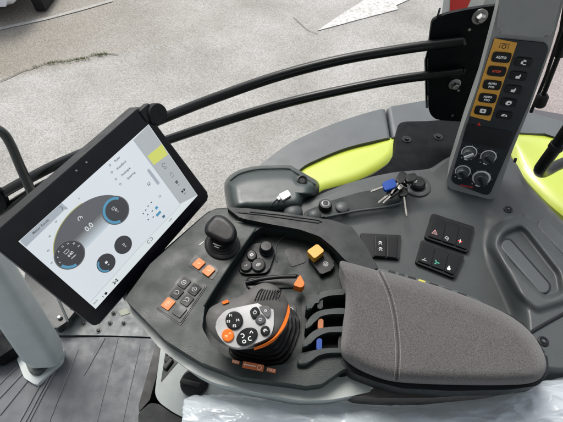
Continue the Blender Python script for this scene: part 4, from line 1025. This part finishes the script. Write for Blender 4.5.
for c in ((141, 136), (151, 143)):
    q = F(*c); b.strip(pl, ell(*q, .003, .003, 0, 14), .0007, H2, SG2, True)
for k in (.22, .42, .6, .76, .9):
    x0, y0, x1, y1 = 133.2 + (180 - 133.2) * k, 140.2 + (204 - 140.2) * k, 148.3 + (197.2 - 148.3) * k, 124.9 + (195 - 124.9) * k
    b.strip(pl, [F(x0, y0), F(x1, y1)], .0005, H2, SG2)
b.text(pl, '2-2', *F(115.2, 281.5), .0085, H3, SBK, bold=.0003)
q = F(105.7, 293.3); b.uv(pl, ell(*q, .0028, .0028, 0, 14), H3, .0001, SBK); b.strip(pl, [(q[0] - .0075, q[1] - .002), (q[0] - .0075, q[1] + .002)], .0012, H3, SBK)
b.text(pl, 'AUX', *F(95.3, 301.8), .005, H3, STX); q = F(149.5, 240.5); b.strip(pl, ell(q[0] - .003, q[1], .0035, .003, 0, 14, .8, 5.4), .0011, H3, STX); b.strip(pl, ell(q[0] + .004, q[1], .0035, .003, 0, 14, -2.3, 2.3), .0011, H3, STX); b.text(pl, '12:40', *F(170, 220), .0045, H3, STX)
b.build('display', r_)
b = B()
for q in ((76.5, 170.5), (86.5, 162.2)): b.px(MP, ell(*q, 1.0, .9, 0, 10), .0004, .0003, GPR)
b.build('sensor', r_)
# round clamp knob at the top corner and arm behind
b = B(); c = MP.hit(156.5, 114, .002); b.lathe(c - MP.n * .012, MP.n, [(r0 * .97, h0) for r0, h0 in ((.010, 0), (.0165, .002), (.018, .006), (.018, .016), (.0165, .019), (.012, .0195), (0, .0195))], RUB, 36); b.build('clamp_knob', r_)
b = B(); q = MP.hit(146, 113, -.004); b.box(q, MP.u * .012, MP.v * .012, MP.n * .008, BLK, .004); b.build('clamp_bracket', r_)
b = B(); c = MP.hit(100, 215, -.032); path = [c, c - MP.n * .05, DK.hit(112, 268, -.06)]; path = [Vector(v) for v in cr([tuple(p) for p in path], 6, False)]; b.tube(path, .016, BLK, 16); b.build('support_arm', r_)

# ================================================================== FLOOR AND LOWER PARTS
FZ = HZ(-.62)
b = B(); b.prism([(-1.6, -.8, -.64), (1.4, -.8, -.64), (1.4, .62, -.64), (-1.6, .62, -.64)], (0, 0, 1), .06, FPL); b.build('cab_floor', kind='structure')
r_ = root('floor_mat', FZ.hit(80, 390), 'blue grey ribbed rubber floor mat at the lower left', 'floor mat')
b = B(); b.px(FZ, rnd([(-150, 340), (-60, 338), (60, 338), (110, 337), (157, 339), (175, 370), (180, 520), (-150, 520)], 2), 0, .014, MATT, .004, 2); b.build('mat', r_)
b = B()
for p, q, wd in (((105, 338), (84, 375), .003), ((60, 362), (28, 424), .004), ((52, 372), (20, 432), .004), ((40, 385), (14, 432), .004), ((118, 338), (96, 425), .002), ((140, 345), (122, 425), .002), ((30, 378), (0, 415), .004), ((24, 372), (-6, 404), .004), ((18, 366), (-8, 392), .003), ((78, 350), (48, 425), .002)):
    a, c = FZ.hit(*p, .001), FZ.hit(*q, .001); b.tube([a, c], wd * .7, MATR, 6)
b.build('mat_rib', r_)
# floor edge plate with bolts
r_ = root('sill_plate', FZ.hit(110, 325), 'pale grey bolted sill plate at the far edge of the floor mat', 'sill plate')
b = B(); b.px(FZ, rnd([(30, 334.5), (58, 296), (165, 288), (172, 337.5), (112, 335.5)], 2), .002, .01, FPL, .002); b.build('plate', r_)
for q in ((83.7, 323.5), (110, 323.5), (123.6, 323.5), (98.6, 331), (113.6, 313.5)):
    b = B(); c = FZ.hit(*q, .002); b.lathe(c, (0, 0, 1), [(.008, 0), (.008, .002), (.005, .002), (0, .002)], MGREY, 16); b.lathe(c, (0, 0, 1), [(.0045, .001), (.0045, .007), (0, .008)], BLK, 6); b.build('bolt', r_)
b = B(); b.px(FZ, rnd([(118, 311), (127, 308), (130, 313), (121, 316)], 1), .004, .003, mat('pale_sticker', (.25, .27, .20), .5)); b.build('sticker', r_)
r_ = root('front_kick_panel', FZ.hit(60, 300), 'dark glossy kick panel between the grey post and the monitor', 'panel')
KB = HZ(-.57)
b = B(); b.px(KB, rnd([(30, 250), (80, 270), (100, 298), (76, 310), (66, 322), (56, 330), (20, 300)], 3), 0, .03, mat('dark_gloss_panel', (.02, .026, .026), .25, var=.4, vscale=25), .006, 3); b.build('panel', r_)
b = B(); path = [KB.hit(*q, .004) for q in ((46, 276), (55, 292), (62, 308), (68, 322))]; b.tube(path, .003, MGREY, 8)
b.build('pedal_rod', r_)
for q in ((60, 318), (72, 307)):
    b = B(); b.lathe(KB.hit(*q, .001), (0, 0, 1), [(.007, 0), (.007, .006), (.004, .009), (0, .009)], MET, 12); b.build('bolt', r_)
r_ = root('black_footwell_box', FZ.hit(6, 340), 'black box low at the left edge behind the grey post', 'box')
b = B(); b.px(HZ(-.56), rnd([(-40, 315), (10, 320), (15, 348), (-5, 360), (-40, 362)], 3), 0, .05, PANEL, .005); b.build('box', r_)
# cab post
r_ = root('cab_post', FZ.hit(45, 370), 'light grey tapered post standing on the floor mat at the left', 'post')
base = FZ.hit(47, 358, .03); topp = CAM + ray(-45, 215) * .86
ax_ = (topp - base).normalized(); side = ax_.cross(Vector((0, 0, 1))).normalized(); fr = side.cross(ax_).normalized()
pts = []
b = B(); bm = bmesh.new(); rings = []
for k in range(13):
    t = k / 12; c = base.lerp(topp, t); hw = .048 - .004 * t; hd = .036 - .004 * t
    if k == 0: hw *= .86; hd *= .86
    rings.append([bm.verts.new(c + side * x + fr * y) for x, y in rnd([(-hw, -hd), (hw, -hd), (hw, hd), (-hw, hd)], .022, 5)])
for a, c in zip(rings, rings[1:]):
    n = len(a)
    for j in range(n): bm.faces.new((a[j], a[(j + 1) % n], c[(j + 1) % n], c[j]))
bm.faces.new(rings[0][::-1]); bm.faces.new(rings[-1]); b.take(bm, POST); b.build('column', r_)
b = B(); b.px(FZ, rnd([(16, 357), (52, 338), (64, 349), (62, 362), (37, 386), (24, 378)], 3), .012, .012, POST, .004, 3); b.build('foot', r_)
b = B(); b.px(FZ, rnd([(24, 360), (50, 344), (60, 352), (38, 375), (30, 374)], 3), .024, .012, MGREY, .004, 3); b.build('foot_gasket', r_)

# lower console
LZ = HZ(-.26)
z = ZM(130, 320, 4.06)
r_ = root('seat_base_box', LZ.hit(190, 385), 'pale grey seat base box with a round black knob under the armrest', 'seat base')
b = B(); b.px(LZ, rnd(z((128, 90), (215, 100), (330, 180), (520, 260), (520, 460), (240, 460), (235, 405), (175, 375), (118, 335), (100, 300)), 5), 0, .30, LGREY, .012, 4); b.build('body', r_)
b = B(); b.px(LZ, rnd(z((108, 86), (136, 96), (112, 210), (80, 325), (36, 374), (34, 350)), 1.5), -.01, .30, BLK, .004); b.build('edge_trim', r_)
b = B(); b.px(LZ, rnd(z((34, 378), (82, 336), (118, 342), (172, 380), (236, 412), (240, 470), (34, 470)), 2), -.005, .28, RIM, .008, 3); b.build('toe_trim', r_)
b = B(); b.px(LZ, rnd(z((148, 103), (206, 158), (125, 252)), 1), .0012, .001, SDARK); b.build('cutout', r_)
for i in range(3):
    b = B(); c = LZ.hit(*z((155 + i * 6, 180 - i * 28))[0], .004); d = Vector((.5, .85, 0)); b.box(c, d * .012, Vector((-.85, .5, 0)) * .005, (0, 0, .004), BLK, .002); b.build('connector', r_)
b = B(); c = LZ.hit(*z((262, 258))[0], .0); b.lathe(c, (-.1, -.25, 1), [(.028, -.004), (.028, .004), (.0245, .006), (.023, .018), (.021, .021), (0, .021)], BLK, 34)
ax_ = Vector((-.1, -.25, 1)).normalized(); b.box(c + ax_ * .023, Vector((1, -.25, 0)) * .02, Vector((.25, 1, 0)) * .005, ax_ * .007, BLK, .002); b.build('round_knob', r_)

# plastic wrap on the seat
def plastic():
    m, t, bs = nt('crinkled_plastic_film'); L = t.links
    tc = mk(t, 'ShaderNodeTexCoord')
    hs = None
    for sc_, rot, st, wgt in ((9.0, .45, (.45, 1.5, 1), 1.0), (20.0, -.5, (.5, 1.3, 1), .55), (46.0, .9, (.6, 1.2, 1), .22)):
        mp = mk(t, 'ShaderNodeMapping'); mp.inputs['Rotation'].default_value = (0, 0, rot); mp.inputs['Scale'].default_value = st; L.new(tc.outputs['Object'], mp.inputs[0])
        n = mk(t, 'ShaderNodeTexNoise', i_Scale=sc_, i_Detail=1.5, i_Roughness=.5); n.inputs['Distortion'].default_value = 1.0; L.new(mp.outputs[0], n.inputs['Vector'])
        a = mk(t, 'ShaderNodeMath', operation='SUBTRACT'); a.inputs[1].default_value = .5; L.new(n.outputs['Fac'], a.inputs[0])
        c = mk(t, 'ShaderNodeMath', operation='ABSOLUTE'); L.new(a.outputs[0], c.inputs[0])
        d = mk(t, 'ShaderNodeMath', operation='POWER'); d.inputs[1].default_value = .6; L.new(c.outputs[0], d.inputs[0])
        e = mk(t, 'ShaderNodeMath', operation='MULTIPLY_ADD'); e.inputs[1].default_value = -wgt; L.new(d.outputs[0], e.inputs[0])
        if hs is not None: L.new(hs, e.inputs[2])
        else: e.inputs[2].default_value = 1.0
        hs = e.outputs[0]
    bp = mk(t, 'ShaderNodeBump'); bp.inputs['Strength'].default_value = .55; bp.inputs['Distance'].default_value = .012
    L.new(hs, bp.inputs['Height']); L.new(bp.outputs[0], bs.inputs['Normal'])
    r = mk(t, 'ShaderNodeValToRGB'); L.new(hs, r.inputs['Fac']); r.color_ramp.elements[0].position = .3; r.color_ramp.elements[1].position = .95
    r.color_ramp.elements[0].color = (.47, .545, .61, 1); r.color_ramp.elements[1].color = (.66, .715, .76, 1)
    L.new(r.outputs[0], bs.inputs['Base Color']); bs.inputs['Roughness'].default_value = .22; bs.inputs['Specular IOR Level'].default_value = .55
    tl = mk(t, 'ShaderNodeBsdfTranslucent'); tl.inputs[0].default_value = (.7, .76, .8, 1); tr = mk(t, 'ShaderNodeBsdfTransparent')
    m1 = mk(t, 'ShaderNodeMixShader'); m1.inputs[0].default_value = .25; L.new(bs.outputs[0], m1.inputs[1]); L.new(tl.outputs[0], m1.inputs[2])
    m2 = mk(t, 'ShaderNodeMixShader'); m2.inputs[0].default_value = .12; L.new(m1.outputs[0], m2.inputs[1]); L.new(tr.outputs[0], m2.inputs[2])
    L.new(m2.outputs[0], t.nodes['Material Output'].inputs['Surface'])
    return m
FILM = plastic()
r_ = root('wrapped_seat', P(370, 420, -.2), 'seat cushion wrapped in crinkled bluish white plastic film along the bottom edge', 'seat')
top = cr([(183, 405), (186, 398), (205, 395), (232, 395), (262, 398), (300, 403), (322, 403), (335, 401), (365, 404), (395, 406), (425, 403), (455, 398), (490, 392), (530, 384), (580, 374), (640, 362)], 14, False)
bm = bmesh.new(); rows = []; NV = 46
for j in range(NV + 1):
    t = j / NV; rw = []
    for i, (x, y) in enumerate(top):
        yy = y + t * (470 - y) * 1.0
        zz_ = -.090 + .035 * (1 - (1 - min(t * 3.2, 1)) ** 2) ** .5
        q = Vector((x * .030 + yy * .012, yy * .045 - x * .012, 0)); 
        c1 = abs(noise.noise(q * 1.1 + Vector((7, 0, 0)))); c2 = abs(noise.noise(q * 2.6 + Vector((0, 9, 0)))); c3 = abs(noise.noise(q * 6 + Vector((0, 0, 5))))
        zz_ += .009 * (.25 - c1) + .0025 * (.25 - c2)
        p = P(x + (6 * (c2 - .2) if j else 0), yy - (0 if j else 3 * (c2 - .2)), zz_); rw.append(bm.verts.new(p))
    rows.append(rw)
edge = [bm.verts.new(v.co + Vector((0, .012, -.10))) for v in rows[0]]
rows.insert(0, edge)
for a, c in zip(rows, rows[1:]):
    for i in range(len(a) - 1): bm.faces.new((a[i], c[i], c[i + 1], a[i + 1]))
b = B(); b.take(bm, FILM); o = b.build('plastic_wrap', r_, ang=180, wn=False)
if sum(p.normal.z for p in o.data.polygons) < 0: o.data.flip_normals()
bm = bmesh.new(); lw = []
b = B(); b.prism([P(x, y, -.24) for x, y in [(192, 412), (300, 412), (480, 402), (620, 376), (640, 480), (200, 480)]], (0, 0, 1), .12, mat('seat_cloth', (.22, .23, .25), .9), .02, 3); b.build('cushion', r_)
